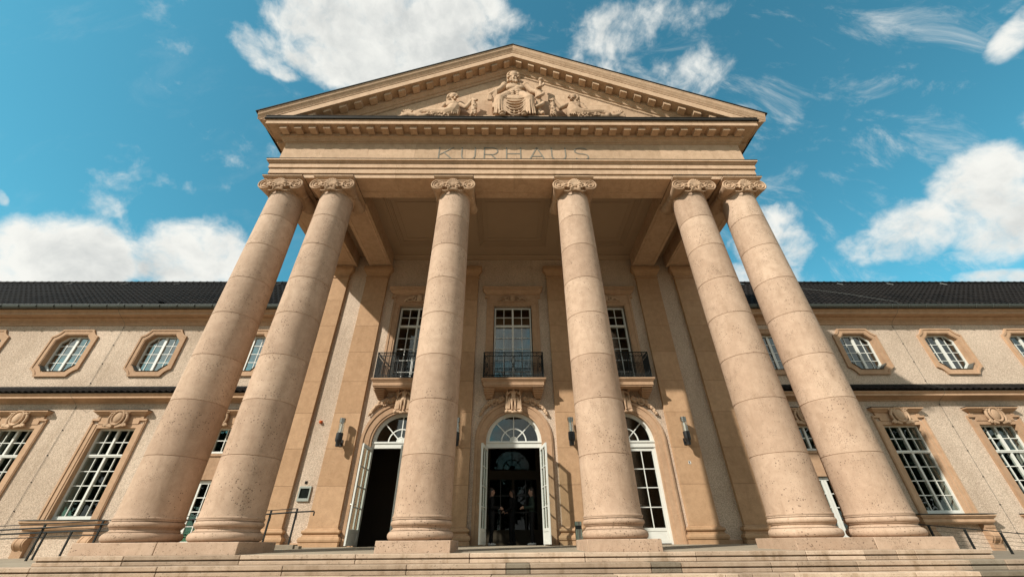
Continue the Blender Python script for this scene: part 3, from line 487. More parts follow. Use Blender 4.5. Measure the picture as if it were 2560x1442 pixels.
MER=[('e',-2.41,-0.76,15.083,0.15,0.16,0.19),('c',-2.42,-0.72,15,-2.42,-0.72,14.75,0.1,0.12),('c',-2.318,-0.9,14.899,-2.281,-0.93,14.751,0.025,0.04),('e',-2.325,-0.87,14.801,0.06,0.05,0.04),('c',-2.418,-0.89,14.945,-2.369,-0.89,14.945,0.025,0.02),('c',-2.31,-0.89,14.945,-2.261,-0.89,14.945,0.025,0.02),('e',-2.229,-0.854,15.017,0.065,0.07,0.06),('e',-2.27,-0.73,15.258,0.065,0.07,0.06),('e',-2.27,-0.813,15.148,0.065,0.07,0.06),('e',-2.316,-0.716,15.337,0.065,0.07,0.06),('e',-2.341,-0.726,15.342,0.065,0.07,0.06),('e',-2.354,-0.803,15.226,0.065,0.07,0.06),('e',-2.389,-0.791,15.257,0.065,0.07,0.06),('e',-2.425,-0.782,15.275,0.065,0.07,0.06),('e',-2.463,-0.763,15.303,0.065,0.07,0.06),('e',-2.494,-0.771,15.282,0.065,0.07,0.06),('e',-2.523,-0.776,15.257,0.065,0.07,0.06),('e',-2.553,-0.767,15.251,0.065,0.07,0.06),('e',-2.589,-0.719,15.307,0.065,0.07,0.06),('e',-2.591,-0.784,15.167,0.065,0.07,0.06),('e',-2.601,-0.795,15.115,0.065,0.07,0.06),('e',-2.62,-0.752,15.153,0.065,0.07,0.06),('e',-2.602,-0.824,14.997,0.065,0.07,0.06),('e',-2.6,-0.815,14.977,0.065,0.07,0.06),('e',-2.616,-0.713,15.112,0.065,0.07,0.06),('e',-2.582,-0.782,14.967,0.065,0.07,0.06),('e',-2.562,-0.778,14.946,0.065,0.07,0.06),('e',-2.516,-0.858,14.789,0.065,0.07,0.06),('e',-2.615,-0.74,15.067,0.07,0.07,0.06),('e',-2.615,-0.74,14.977,0.07,0.07,0.06),('e',-2.615,-0.74,14.887,0.07,0.07,0.06),('e',-2.615,-0.74,14.797,0.07,0.07,0.06),('e',-2.42,-0.72,14.6,0.3,0.17,0.22),('e',-2.38,-0.72,14.3,0.25,0.17,0.28),('e',-2.514,-0.86,14.424,0.12,0.06,0.09),('e',-2.258,-0.86,14.424,0.12,0.06,0.09),('c',-2.136,-0.74,14.628,-1.842,-0.82,14.291,0.1,0.085),('c',-1.842,-0.82,14.291,-1.621,-0.84,14.782,0.085,0.06),('e',-1.58,-0.85,14.825,0.07,0.07,0.07),('c',-1.592,-0.9,14.752,-1.549,-0.93,14.634,0.02,0.018),('c',-1.558,-0.9,14.752,-1.514,-0.93,14.634,0.02,0.018),('c',-1.524,-0.9,14.752,-1.48,-0.93,14.634,0.02,0.018),('c',-1.489,-0.9,14.752,-1.446,-0.93,14.634,0.02,0.018),('c',-1.552,-0.84,14.802,-1.538,-0.8,13.877,0.075,0.13),('c',-1.605,-0.82,14.914,-1.444,-0.84,14.802,0.04,0.04),('e',-1.446,-0.82,14.815,0.06,0.05,0.05),('e',-1.57,-0.927,13.995,0.028,0.028,0.034),('e',-1.639,-0.742,14.32,0.028,0.028,0.034),('e',-1.459,-0.914,13.558,0.028,0.028,0.034),('e',-1.461,-0.916,13.913,0.028,0.028,0.034),('e',-1.442,-0.896,13.843,0.028,0.028,0.034),('e',-1.435,-0.884,14.203,0.028,0.028,0.034),('e',-1.639,-0.743,13.82,0.028,0.028,0.034),('e',-1.443,-0.898,14.38,0.028,0.028,0.034),('e',-1.641,-0.863,13.987,0.028,0.028,0.034),('e',-1.476,-0.926,13.769,0.028,0.028,0.034),('e',-1.596,-0.913,13.782,0.028,0.028,0.034),('e',-1.594,-0.915,14.029,0.028,0.028,0.034),('e',-1.624,-0.887,13.879,0.028,0.028,0.034),('e',-1.425,-0.851,13.626,0.028,0.028,0.034),('e',-1.487,-0.931,14.126,0.028,0.028,0.034),('e',-1.621,-0.892,13.736,0.028,0.028,0.034),('e',-1.424,-0.833,13.84,0.028,0.028,0.034),('e',-1.654,-0.828,14.023,0.028,0.028,0.034),('e',-1.437,-0.888,13.635,0.028,0.028,0.034),('e',-1.616,-0.897,13.826,0.028,0.028,0.034),('e',-1.425,-0.816,14.044,0.028,0.028,0.034),('e',-1.428,-0.804,13.823,0.028,0.028,0.034),('e',-1.609,-0.903,14.096,0.028,0.028,0.034),('e',-1.433,-0.788,14.1,0.028,0.028,0.034),('e',-1.648,-0.849,13.711,0.028,0.028,0.034),('e',-1.507,-0.936,13.64,0.028,0.028,0.034),('e',-1.424,-0.831,14.376,0.028,0.028,0.034),('e',-1.655,-0.826,13.887,0.028,0.028,0.034),('e',-1.424,-0.831,14.202,0.028,0.028,0.034),('e',-1.424,-0.832,13.937,0.028,0.028,0.034),('e',-1.657,-0.796,13.945,0.028,0.028,0.034),('e',-1.424,-0.839,13.861,0.028,0.028,0.034),('e',-1.605,-0.907,13.884,0.028,0.028,0.034),('e',-1.567,-0.928,13.843,0.028,0.028,0.034),('e',-1.443,-0.769,13.865,0.028,0.028,0.034),('e',-1.634,-0.736,14.624,0.028,0.028,0.034),('e',-1.432,-0.791,14.574,0.028,0.028,0.034),('e',-1.559,-0.931,14.314,0.028,0.028,0.034),('e',-1.445,-0.766,13.929,0.028,0.028,0.034),('e',-1.427,-0.865,14.321,0.028,0.028,0.034),('e',-1.447,-0.903,13.98,0.028,0.028,0.034),('e',-1.629,-0.882,13.855,0.028,0.028,0.034),('e',-1.647,-0.85,13.662,0.028,0.028,0.034),('e',-1.478,-0.927,13.738,0.028,0.028,0.034),('e',-1.424,-0.83,13.674,0.028,0.028,0.034),('e',-1.438,-0.778,14.332,0.028,0.028,0.034),('c',-2.695,-0.74,14.628,-2.837,-0.8,14.214,0.1,0.08),('c',-2.837,-0.8,14.214,-2.528,-0.92,14.014,0.08,0.055),('e',-2.506,-0.93,13.999,0.06,0.05,0.05),('c',-2.494,-0.94,14.012,-2.411,-0.96,13.971,0.018,0.016),('c',-2.494,-0.94,13.985,-2.411,-0.96,13.943,0.018,0.016),('c',-2.494,-0.94,13.957,-2.411,-0.96,13.916,0.018,0.016),('c',-2.494,-0.94,13.93,-2.411,-0.96,13.889,0.018,0.016),('c',-2.335,-0.74,14.219,-2.41,-0.76,13.938,0.28,0.31),('c',-2.41,-0.76,13.938,-2.604,-0.78,13.828,0.31,0.28),('c',-2.604,-0.78,13.828,-2.932,-0.78,13.878,0.28,0.23),('c',-2.932,-0.78,13.878,-3.23,-0.78,13.957,0.23,0.2),('c',-3.23,-0.78,13.957,-3.478,-0.78,14.007,0.2,0.16),('c',-3.478,-0.78,14.007,-3.65,-0.8,13.857,0.16,0.14),('c',-3.65,-0.8,13.857,-3.563,-0.82,13.688,0.14,0.12),('c',-3.563,-0.82,13.688,-3.358,-0.84,13.677,0.12,0.13),('c',-3.652,-0.74,13.819,-3.892,-0.74,13.869,0.12,0.11),('c',-3.892,-0.74,13.869,-4.091,-0.74,13.969,0.11,0.09),('c',-4.037,-0.75,13.934,-4.273,-0.78,14.146,0.05,0.035),('c',-4.037,-0.75,13.934,-4.184,-0.78,14.176,0.05,0.035),('c',-4.037,-0.75,13.934,-4.094,-0.78,14.206,0.05,0.035),('c',-4.037,-0.75,13.934,-4.005,-0.78,14.176,0.05,0.035),('c',-4.037,-0.75,13.934,-3.915,-0.78,14.146,0.05,0.035),('c',-4.037,-0.75,13.904,-4.332,-0.76,14.038,0.05,0.03),('c',-4.037,-0.75,13.904,-4.332,-0.76,13.968,0.05,0.03),('c',-4.037,-0.75,13.904,-4.332,-0.76,13.899,0.05,0.03),('c',-4.037,-0.75,13.904,-4.332,-0.76,13.829,0.05,0.03),('c',-3.239,-0.9,13.869,-3.371,-0.86,14.119,0.025,0.014),('c',-3.288,-0.9,13.869,-3.42,-0.86,14.089,0.025,0.014),('c',-3.337,-0.9,13.869,-3.469,-0.86,14.06,0.025,0.014),('c',-3.386,-0.9,13.869,-3.518,-0.86,14.03,0.025,0.014),('c',-3.435,-0.9,13.869,-3.568,-0.86,14.001,0.025,0.014),('c',-3.484,-0.9,13.869,-3.617,-0.86,13.971,0.025,0.014),('c',-3.533,-0.9,13.869,-3.666,-0.86,13.942,0.025,0.014),('e',-3.287,-0.838,14.056,0.035,0.025,0.03),('e',-3.225,-0.955,13.752,0.035,0.025,0.03),('e',-2.4,-0.974,13.76,0.035,0.025,0.03),('e',-2.536,-1.014,13.401,0.035,0.025,0.03),('e',-2.996,-0.987,13.653,0.035,0.025,0.03),('e',-2.812,-0.829,14.068,0.035,0.025,0.03),('e',-2.95,-0.982,13.544,0.035,0.025,0.03),('e',-2.645,-0.887,13.956,0.035,0.025,0.03),('e',-2.844,-0.921,13.88,0.035,0.025,0.03),('e',-2.718,-0.956,13.461,0.035,0.025,0.03),('e',-2.904,-0.899,13.929,0.035,0.025,0.03),('e',-2.556,-0.936,13.85,0.035,0.025,0.03),('e',-3.271,-0.881,13.966,0.035,0.025,0.03),('e',-3.196,-0.828,13.689,0.035,0.025,0.03),('e',-3.001,-0.869,13.994,0.035,0.025,0.03),('e',-2.424,-1.015,13.36,0.035,0.025,0.03),('e',-2.621,-1.028,13.552,0.035,0.025,0.03),('e',-2.766,-1.016,13.55,0.035,0.025,0.03),('e',-3.153,-0.827,13.68,0.035,0.025,0.03),('e',-2.448,-0.937,13.397,0.035,0.025,0.03),('e',-2.524,-0.894,13.454,0.035,0.025,0.03),('e',-3.329,-0.856,14.02,0.035,0.025,0.03),('e',-2.448,-1.05,13.481,0.035,0.025,0.03),('e',-2.671,-1.005,13.447,0.035,0.025,0.03),('e',-2.707,-0.991,13.695,0.035,0.025,0.03),('e',-2.925,-0.989,13.542,0.035,0.025,0.03),('e',-2.552,-1.021,13.412,0.035,0.025,0.03),('e',-2.485,-1.039,13.542,0.035,0.025,0.03),('e',-3.047,-0.979,13.587,0.035,0.025,0.03),('e',-2.463,-0.967,13.383,0.035,0.025,0.03),('e',-2.724,-1.002,13.653,0.035,0.025,0.03),('e',-3.111,-0.972,13.607,0.035,0.025,0.03),('e',-3.134,-0.956,13.768,0.035,0.025,0.03),('e',-2.777,-1.007,13.499,0.035,0.025,0.03),('e',-2.851,-0.957,13.788,0.035,0.025,0.03),('e',-2.778,-0.967,13.763,0.035,0.025,0.03),('e',-2.815,-0.968,13.488,0.035,0.025,0.03),('e',-2.888,-0.957,13.786,0.035,0.025,0.03),('e',-2.434,-1.052,13.419,0.035,0.025,0.03),('e',-2.812,-0.867,13.996,0.035,0.025,0.03),('e',-3.259,-0.955,13.652,0.035,0.025,0.03),('e',-3.246,-0.889,13.948,0.035,0.025,0.03),('e',-2.614,-1.033,13.499,0.035,0.025,0.03),('e',-2.514,-0.925,13.874,0.035,0.025,0.03),('e',-3.037,-0.853,14.025,0.035,0.025,0.03),('e',-3.129,-0.944,13.807,0.035,0.025,0.03),('e',-3.065,-0.974,13.701,0.035,0.025,0.03),('e',-2.468,-1.033,13.572,0.035,0.025,0.03),('e',-2.398,-0.951,13.374,0.035,0.025,0.03),('e',-3.143,-0.85,13.652,0.035,0.025,0.03),('e',-2.487,-0.917,13.424,0.035,0.025,0.03),('e',-3.223,-0.908,13.627,0.035,0.025,0.03),('e',-2.425,-0.912,13.904,0.035,0.025,0.03),('e',-2.518,-0.905,13.918,0.035,0.025,0.03),('e',-3.039,-0.881,13.968,0.035,0.025,0.03),('e',-3.276,-0.95,13.767,0.035,0.025,0.03),('e',-3.168,-0.845,13.664,0.035,0.025,0.03),('e',-3.095,-0.977,13.671,0.035,0.025,0.03),('e',-3.076,-0.886,13.602,0.035,0.025,0.03),('e',-3.128,-0.823,14.083,0.035,0.025,0.03),('e',-2.429,-1.033,13.371,0.035,0.025,0.03),('e',-2.934,-0.891,13.946,0.035,0.025,0.03),('e',-2.616,-0.955,13.432,0.035,0.025,0.03),('e',-2.609,-1.011,13.638,0.035,0.025,0.03),('e',-3.083,-0.977,13.604,0.035,0.025,0.03),('e',-2.715,-1.017,13.49,0.035,0.025,0.03),('e',-2.698,-1.022,13.496,0.035,0.025,0.03),('e',-2.445,-1.051,13.479,0.035,0.025,0.03),('e',-3.293,-0.955,13.676,0.035,0.025,0.03),('e',-3.099,-0.909,13.591,0.035,0.025,0.03),('e',-3.043,-0.919,13.881,0.035,0.025,0.03),('e',-3.006,-0.987,13.65,0.035,0.025,0.03),('e',-2.833,-0.98,13.718,0.035,0.025,0.03),('e',-3.244,-0.894,13.64,0.035,0.025,0.03),('e',-2.478,-0.967,13.777,0.035,0.025,0.03),('e',-3.239,-0.961,13.714,0.035,0.025,0.03),('e',-2.803,-0.954,13.797,0.035,0.025,0.03),('e',-2.553,-1.001,13.402,0.035,0.025,0.03),('e',-2.558,-1.024,13.592,0.035,0.025,0.03),('e',-2.678,-0.975,13.444,0.035,0.025,0.03),('e',-3.077,-0.813,14.099,0.035,0.025,0.03),('e',-2.661,-0.973,13.754,0.035,0.025,0.03),('e',-2.795,-0.884,13.961,0.035,0.025,0.03),('e',-2.931,-0.965,13.526,0.035,0.025,0.03),('e',-2.62,-0.858,13.514,0.035,0.025,0.03),('e',-2.822,-1.004,13.517,0.035,0.025,0.03),('e',-2.532,-1.031,13.416,0.035,0.025,0.03),('e',-2.696,-0.936,13.847,0.035,0.025,0.03),('e',-2.567,-0.796,14.122,0.035,0.025,0.03),('e',-2.825,-0.993,13.672,0.035,0.025,0.03),('e',-2.844,-0.893,13.943,0.035,0.025,0.03),('e',-3.149,-0.967,13.718,0.035,0.025,0.03),('e',-2.839,-0.95,13.806,0.035,0.025,0.03),('e',-3.181,-0.966,13.637,0.035,0.025,0.03),('e',-3.118,-0.809,14.108,0.035,0.025,0.03),('c',-2.552,-0.905,13.969,-2.609,-0.91,13.727,0.034,0.016),('c',-2.472,-0.93,13.93,-2.523,-0.94,13.71,0.034,0.016),('c',-2.392,-0.955,13.891,-2.437,-0.97,13.634,0.034,0.016),('c',-2.313,-0.98,13.852,-2.352,-1,13.617,0.034,0.016),('c',-2.246,-0.955,13.891,-2.282,-0.97,13.634,0.034,0.016),('c',-2.179,-0.93,13.93,-2.211,-0.94,13.71,0.034,0.016),('c',-2.111,-0.905,13.969,-2.139,-0.91,13.727,0.034,0.016)]

# ================================================================ ground, terrace, steps
GZ = -1.62
g = MB(); g.add([(-400, -400, GZ), (400, -400, GZ), (400, 400, GZ), (-400, 400, GZ)], [(0, 1, 2, 3)])
tag(part('ground', g, 'ground'), kind='structure')
g = MB(); g.prism([(-0.74, GZ), (-0.74, -0.142), (4.70, -0.045), (4.70, GZ)], 'x', -8.8, 8.8)
tag(part('terrace', g, 'paving'), kind='structure')
for s in (-1, 1):
    g = MB(); g.box(min(s*8.804, s*32), max(s*8.804, s*32), -1.09, 6.5, GZ, -0.30)
    tag(part('side_pavement', g, 'paving'), kind='structure')

steps = thing('front_steps', 'wide flight of weathered sandstone steps leading up to the portico', 'steps', (0, -2.5, GZ))
random.seed(11)
J0 = [-8.8, -7.2, -5.1, -3.0, -0.92, 1.2, 3.25, 5.3, 6.4, 7.0, 7.35, 8.8]
J1 = [-13.2, -10.6, -8.43, -6.27, -4.12, -1.98, -0.25, 0.17, 2.29, 2.82, 4.4, 4.87, 5.93, 7.96, 8.58, 10.9, 13.2]
J2 = [-13.2, -11.3, -9.2, -7.1, -5.0, -2.9, -0.5, 1.6, 3.4, 3.62, 3.85, 4.3, 4.55, 6.6, 7.7, 9.9, 11.6, 13.2]
for k in range(9):
    zt, yf = -0.14 - 0.15 * k, -1.12 - 0.34 * k
    if k == 0: J = J0
    elif k == 1: J = J1
    elif k == 2: J = J2
    else:
        J = [-13.2]
        while J[-1] < 11.5: J.append(J[-1] + random.uniform(1.5, 2.4))
        J[-1] = 13.2
    yb = yf + 0.37
    for a, b in zip(J, J[1:]):
        d = random.uniform(-0.006, 0.006); e = random.uniform(-0.004, 0.003)
        prof = [(yf+d, zt+e), (yf+d, zt-0.066), (yf+d+0.055, zt-0.068), (yf+d+0.055, zt-0.086), (yf+d+0.012, zt-0.090), (yf+d+0.016, zt-0.149), (yb-0.004, zt-0.149), (yb-0.004, zt+e)]
        bl = MB(); bl.prism(prof, 'x', a + 0.005, b - 0.005)
        dark = (k == 1 and (abs(a+0.25) < .01 or abs(a-2.29) < .01 or abs(a-7.96) < .01)) or (k == 2 and abs(a - 7.7) < .01)
        part('step_block', bl, 'step_grey' if dark else 'step', steps, bevel=0.009)

# ================================================================ portico
YF, XE = -0.56, 8.44
ZA, ZFR, ZCO = 10.56, 11.52, 12.46
portico = thing('portico', 'sandstone temple front with six tall ionic columns, inscribed entablature and carved pediment', 'portico', (0, 0, -0.14))
COLS = [-7.87, -6.14, -2.06, 2.06, 6.14, 7.87]
JOINTS = [0.47, 1.67, 2.905, 4.05, 5.276, 6.437, 7.684, 8.879, 9.99]
def rad(z):
    t = (z - 0.47) / 9.52
    return 0.612 - 0.082 * (0.35 * t + 0.65 * t * t)
drums = []
for i, (a, b) in enumerate(zip(JOINTS, JOINTS[1:])):
    prof = []
    if i == 0: prof += [(0.636, a), (0.636, a + 0.026), (0.622, a + 0.034), (rad(a + .12) + .004, a + 0.06)]
    else: prof += [(rad(a) - 0.012, a + 0.001), (rad(a) - 0.011, a + 0.004), (rad(a), a + 0.013)]
    n = 6
    for k in range(1, n): z = a + (b - a) * k / n; prof.append((rad(z), z))
    if i < len(JOINTS) - 2: prof += [(rad(b), b - 0.011), (rad(b) - 0.011, b - 0.003), (rad(b) - 0.012, b)]
    else: prof += [(rad(b), b - 0.03)]
    m_ = MB(); m_.lathe(prof, 64); drums.append(m_.mesh('drum', 35)); drums[-1].materials.append(M['column'])
def arc(cr, cz, r, a0, a1, n=8): return [(cr + r*math.cos(math.radians(a0+(a1-a0)*k/n)), cz + r*math.sin(math.radians(a0+(a1-a0)*k/n))) for k in range(n+1)]
base = MB()
base.lathe([(0.5, 0.068)] + arc(0.605, 0.153, 0.085, -90, 90, 10) + [(0.625, 0.243), (0.625, 0.252), (0.605, 0.262), (0.592, 0.285), (0.60, 0.303), (0.618, 0.312), (0.618, 0.318)] + arc(0.592, 0.375, 0.058, -80, 90, 8) + [(0.628, 0.438), (0.628, 0.468), (0.5, 0.468)], 64)
base_me = base.mesh('base', 38); base_me.materials.append(M['column'])
# capital
abac = MB(); abac.belt([(-0.1, 10.405), (-0.055, 10.405), (-0.055, 10.43), (-0.03, 10.445), (0.0, 10.46), (0.03, 10.49), (0.03, 10.50), (0.045, 10.505), (0.045, 10.552), (-0.1, 10.553)], -0.625, 0.625, -0.66, 0.66)
abac_me = abac.mesh('abacus'); abac_me.materials.append(M['entab'])
lead_me = MB().box(-0.68, 0.68, -0.715, 0.66, 10.554, 10.559).mesh('abacus_flashing'); lead_me.materials.append(M['lead'])
ech = MB(); ech.lathe([(0.50, 9.95), (0.545, 9.96), (0.556, 9.98), (0.545, 10.0), (0.55, 10.02), (0.59, 10.06), (0.61, 10.11), (0.59, 10.16), (0.54, 10.20), (0.5, 10.40)], 48)
ech_me = ech.mesh('echinus', 40); ech_me.materials.append(M['carve'])
def volute(s):
    b = MB(); cx, cz = 0.515 * s, 10.185
    b.lathe([(0.205, -0.595), (0.222, -0.58), (0.222, -0.53), (0.205, -0.48), (0.18, -0.3), (0.15, -0.12), (0.165, -0.1), (0.165, -0.04), (0.15, -0.02), (0.15, 0.02), (0.165, 0.04), (0.165, 0.1), (0.15, 0.12), (0.18, 0.3), (0.205, 0.48), (0.222, 0.53), (0.222, 0.58), (0.205, 0.595)], 28, (cx, 0, cz), 'y')
    for yy in (-0.605, 0.605):
        pts = []; rs = []
        for k in range(58):
            t = k / 57; a = PI / 2 + (-s if yy < 0 else -s) * -1 * t * 2 * PI * 2.4 * -1
            r = 0.2 * (1 - t) ** 0.85 + 0.03; pts.append((cx + r * math.cos(a), yy, cz + r * math.sin(a))); rs.append(0.027 - 0.012 * t)
        b.tube(pts, rs, 7)
        b.ball((cx, yy, cz), (0.045, 0.03, 0.045))
    return b
vol_me = []
for s in (-1, 1):
    v_ = volute(s).mesh('volute', 40); v_.materials.append(M['carve']); vol_me.append(v_)
band_me = []
for yy in (-0.6, 0.57):
    band = MB()
    band.box(-0.53, 0.53, yy, yy + 0.03, 10.10, 10.402)
    band.tube([(-0.53, yy + (0 if yy < 0 else .03), 10.385), (0.53, yy + (0 if yy < 0 else .03), 10.385)], 0.025, 8)
    band.tube([(-0.53, yy + (0 if yy < 0 else .03), 10.315), (0.53, yy + (0 if yy < 0 else .03), 10.315)], 0.016, 8)
    band_me.append(band.mesh('volute_band', 40)); band_me[-1].materials.append(M['carve'])
P = [('e', 0, -0.62, 10.17, 0.13, 0.07, 0.13)]
for k in range(9):
    a = PI * (0.04 + 0.92 * k / 8); P.append(('c', 0, -0.63, 10.11, 0.19*math.cos(a), -0.68, 10.15 + 0.22*math.sin(a), 0.03, 0.036))
for k in range(20):
    a = PI * (-0.08 + 1.16 * k / 19); P.append(('e', 0.215*math.cos(a), -0.66, 10.15 + 0.25*math.sin(a), 0.024, 0.03, 0.024))
for s in (-1, 1):
    for k in range(10):
        a = k * 0.62; r = 0.085 - 0.007 * k; P.append(('e', s*(0.15 + r*math.cos(a)), -0.66, 10.03 + r*math.sin(a), 0.028, 0.03, 0.028))
    for k in range(6):
        P.append(('c', s*(0.20 + 0.03*k), -0.61, 10.17 + 0.012*k, s*(0.215 + 0.035*k), -0.64, 10.26 - 0.025*k, 0.024, 0.02)); P.append(('e', s*(0.24 + 0.03*k), -0.62, 10.10 + 0.03*(k % 2), 0.026, 0.03, 0.03))
    P.append(('c', 0, -0.62, 9.96, s*0.24, -0.6, 9.90, 0.032, 0.022)); P.append(('c', s*0.24, -0.6, 9.90, s*0.36, -0.56, 9.96, 0.022, 0.018))
    P.append(('c', 0, -0.63, 10.0, s*0.16, -0.64, 9.95, 0.03, 0.022))
shell_me = sculpt(P, 0.012, 1); shell_me.materials.append(M['carve'])
for i, X in enumerate(COLS):
    c = node('column', portico, (X, 0, 0.07))
    c['label'] = ['outermost column on the left', 'second column from the left', 'column left of the central door', 'column right of the central door', 'second column from the right', 'outermost column on the right'][i]
    part('base', base_me, None, c, (X, 0, 0))
    for j, dm in enumerate(drums):
        part('drum', dm, None, c, (X, 0, 0))
    part('echinus', ech_me, None, c, (X, 0, 0))
    for v_ in vol_me: part('volute', v_, None, c, (X, 0, 0))
    for bm__ in band_me: part('volute_band', bm__, None, c, (X, 0, 0))
    part('shell_ornament', shell_me, None, c, (X, 0, 0))
    part('abacus', abac_me, None, c, (X, 0, 0))
    part('abacus_flashing', lead_me, None, c, (X, 0, 0))
    # bird spikes on the abacus (only the right pair keeps them)
    if i >= 4:
        sp = MB()
        for k in range(26):
            x = -0.64 + k * 0.05; lean = random.uniform(-0.02, 0.02)
            sp.tube([(x, -0.69, 10.56), (x + lean, -0.72, 10.66)], 0.0018, 4)
        tag(part('bird_spikes', sp, 'zinc', c, (X, 0, 0)), kind='stuff')
# plinth blocks
def block(x0, x1, y0, y1, z0, z1): return MB().box(x0, x1, y0, y1, z0, z1)
for x0, x1 in ((-8.6, -6.99), (-6.98, -5.42), (-2.79, -1.33), (1.33, 2.79), (5.42, 6.98), (6.99, 8.6)):
    part('plinth_block', block(x0, x1, -0.735, 0.73, -0.15, 0.068), 'column', portico, bevel=0.012)

# ---- entablature
ent = node('entablature', portico, (0, 0, ZA))
ARP = [(0, ZA), (0, 10.742), (0.045, 10.746), (0.045, 10.985), (0.09, 10.989), (0.09, 11.2), (0.125, 11.203), (0.13, 11.24), (0.15, 11.26), (0.19, 11.265), (0.19, 11.33)]
def cutbelt(name, prof, xs, mtl, back, ztop, parent):
    # front run of blocks with hairline joints, mitred returns at both ends
    for a, b in zip(xs, xs[1:]):
        bl = MB(); poly = [(YF - o, z) for o, z in prof] + [(back, ztop), (back, prof[0][1])]
        if a == xs[0] or b == xs[-1]:
            L = (a == xs[0]); vs_ = []; n = len(poly)
            for p, z in poly:
                o = YF - p; vs_.append(((-XE - o) if L else a + 0.002, p, z))
            for p, z in poly:
                o = YF - p; vs_.append((b - 0.002 if L else XE + o, p, z))
            bl.add(vs_, [tuple(range(n)), tuple(range(2*n-1, n-1, -1))] + [(i, (i+1) % n, n + (i+1) % n, n + i) for i in range(n)])
        else: bl.prism(poly, 'x', a + 0.002, b - 0.002)
        part(name, bl, mtl, parent)
def returns(name, prof, mtl, y1, inner, ztop, parent):
    for s in (-1, 1):
        bl = MB(); vs_ = []
        poly = [(o, z) for o, z in prof] + [(-inner, ztop), (-inner, prof[0][1])]; n = len(poly)
        for y in (0, 1):
            for o, z in poly: vs_.append((s * (XE + o), (YF - o + 0.002 if y == 0 else y1), z))
        bl.add(vs_, [tuple(range(n)), tuple(range(2*n-1, n-1, -1))] + [(i, (i+1) % n, n + (i+1) % n, n + i) for i in range(n)])
        part(name, bl, mtl, parent)
AX = [-8.44, -6.1, -4.1, -2.06, 0.0, 2.06, 4.1, 6.1, 8.44]
cutbelt('architrave_block', ARP, AX, 'entab', 0.36, 11.33, ent)
returns('architrave_return', ARP, 'entab', 4.62, 1.42, 11.33, ent)
ll = MB(); ll.belt([(-0.05, 11.332), (0.2, 11.332), (0.203, 11.347), (-0.05, 11.365)], -XE, XE, YF, 5.0)
part('taenia_flashing', ll, 'lead', ent)
FRP = [(-0.035, 11.335), (-0.035, ZCO)]
cutbelt('frieze_block', FRP, [-8.44, -6.9, -5.3, -3.6, -1.75, 0.1, 1.9, 3.7, 5.4, 6.9, 8.44], 'entab', 0.3, ZCO, ent)
returns('frieze_return', FRP, 'entab', 5.0, 1.0, ZCO, ent)
CP = [(-0.2, ZCO), (-0.02, ZCO), (0.0, ZCO+0.03), (0.03, ZCO+0.035), (0.035, ZCO+0.075), (0.06, ZCO+0.085), (0.11, ZCO+0.135), (0.14, ZCO+0.15), (0.17, ZCO+0.155), (0.17, 12.82), (0.535, 12.82), (0.535, 12.80), (0.555, 12.80), (0.555, 12.985), (0.575, 12.99), (0.575, 13.015), (-0.2, 13.02)]
cb = MB(); cb.belt(CP, -XE, XE, YF, 5.0); part('cornice', cb, 'entab', ent)
lip = MB(); lip.belt([(0.5, 13.024), (0.6, 13.024), (0.63, 13.03), (0.635, 13.055), (0.605, 13.07), (0.605, 13.165), (0.62, 13.175), (0.62, 13.20), (-0.05, 13.26)], -XE, XE, YF, 5.0)
part('cornice_flashing', lip, 'lead', ent)
md = MB(); md.box(-0.125, 0.125, YF - 0.455, YF - 0.19, 12.665, 12.818); md.box(-0.145, 0.145, YF - 0.475, YF - 0.19, 12.79, 12.817)
md_me = md.mesh('modillion'); md_me.materials.append(M['entab'])
for k in range(-16, 17): part('modillion', md_me, None, ent, (k * 0.523, 0, 0))
for s in (-1, 1):
    for k in range(9): part('modillion', md_me, None, ent, (s * (XE + YF), -0.25 + k * 0.523, 0), rot=(0, 0, s * PI / 2))
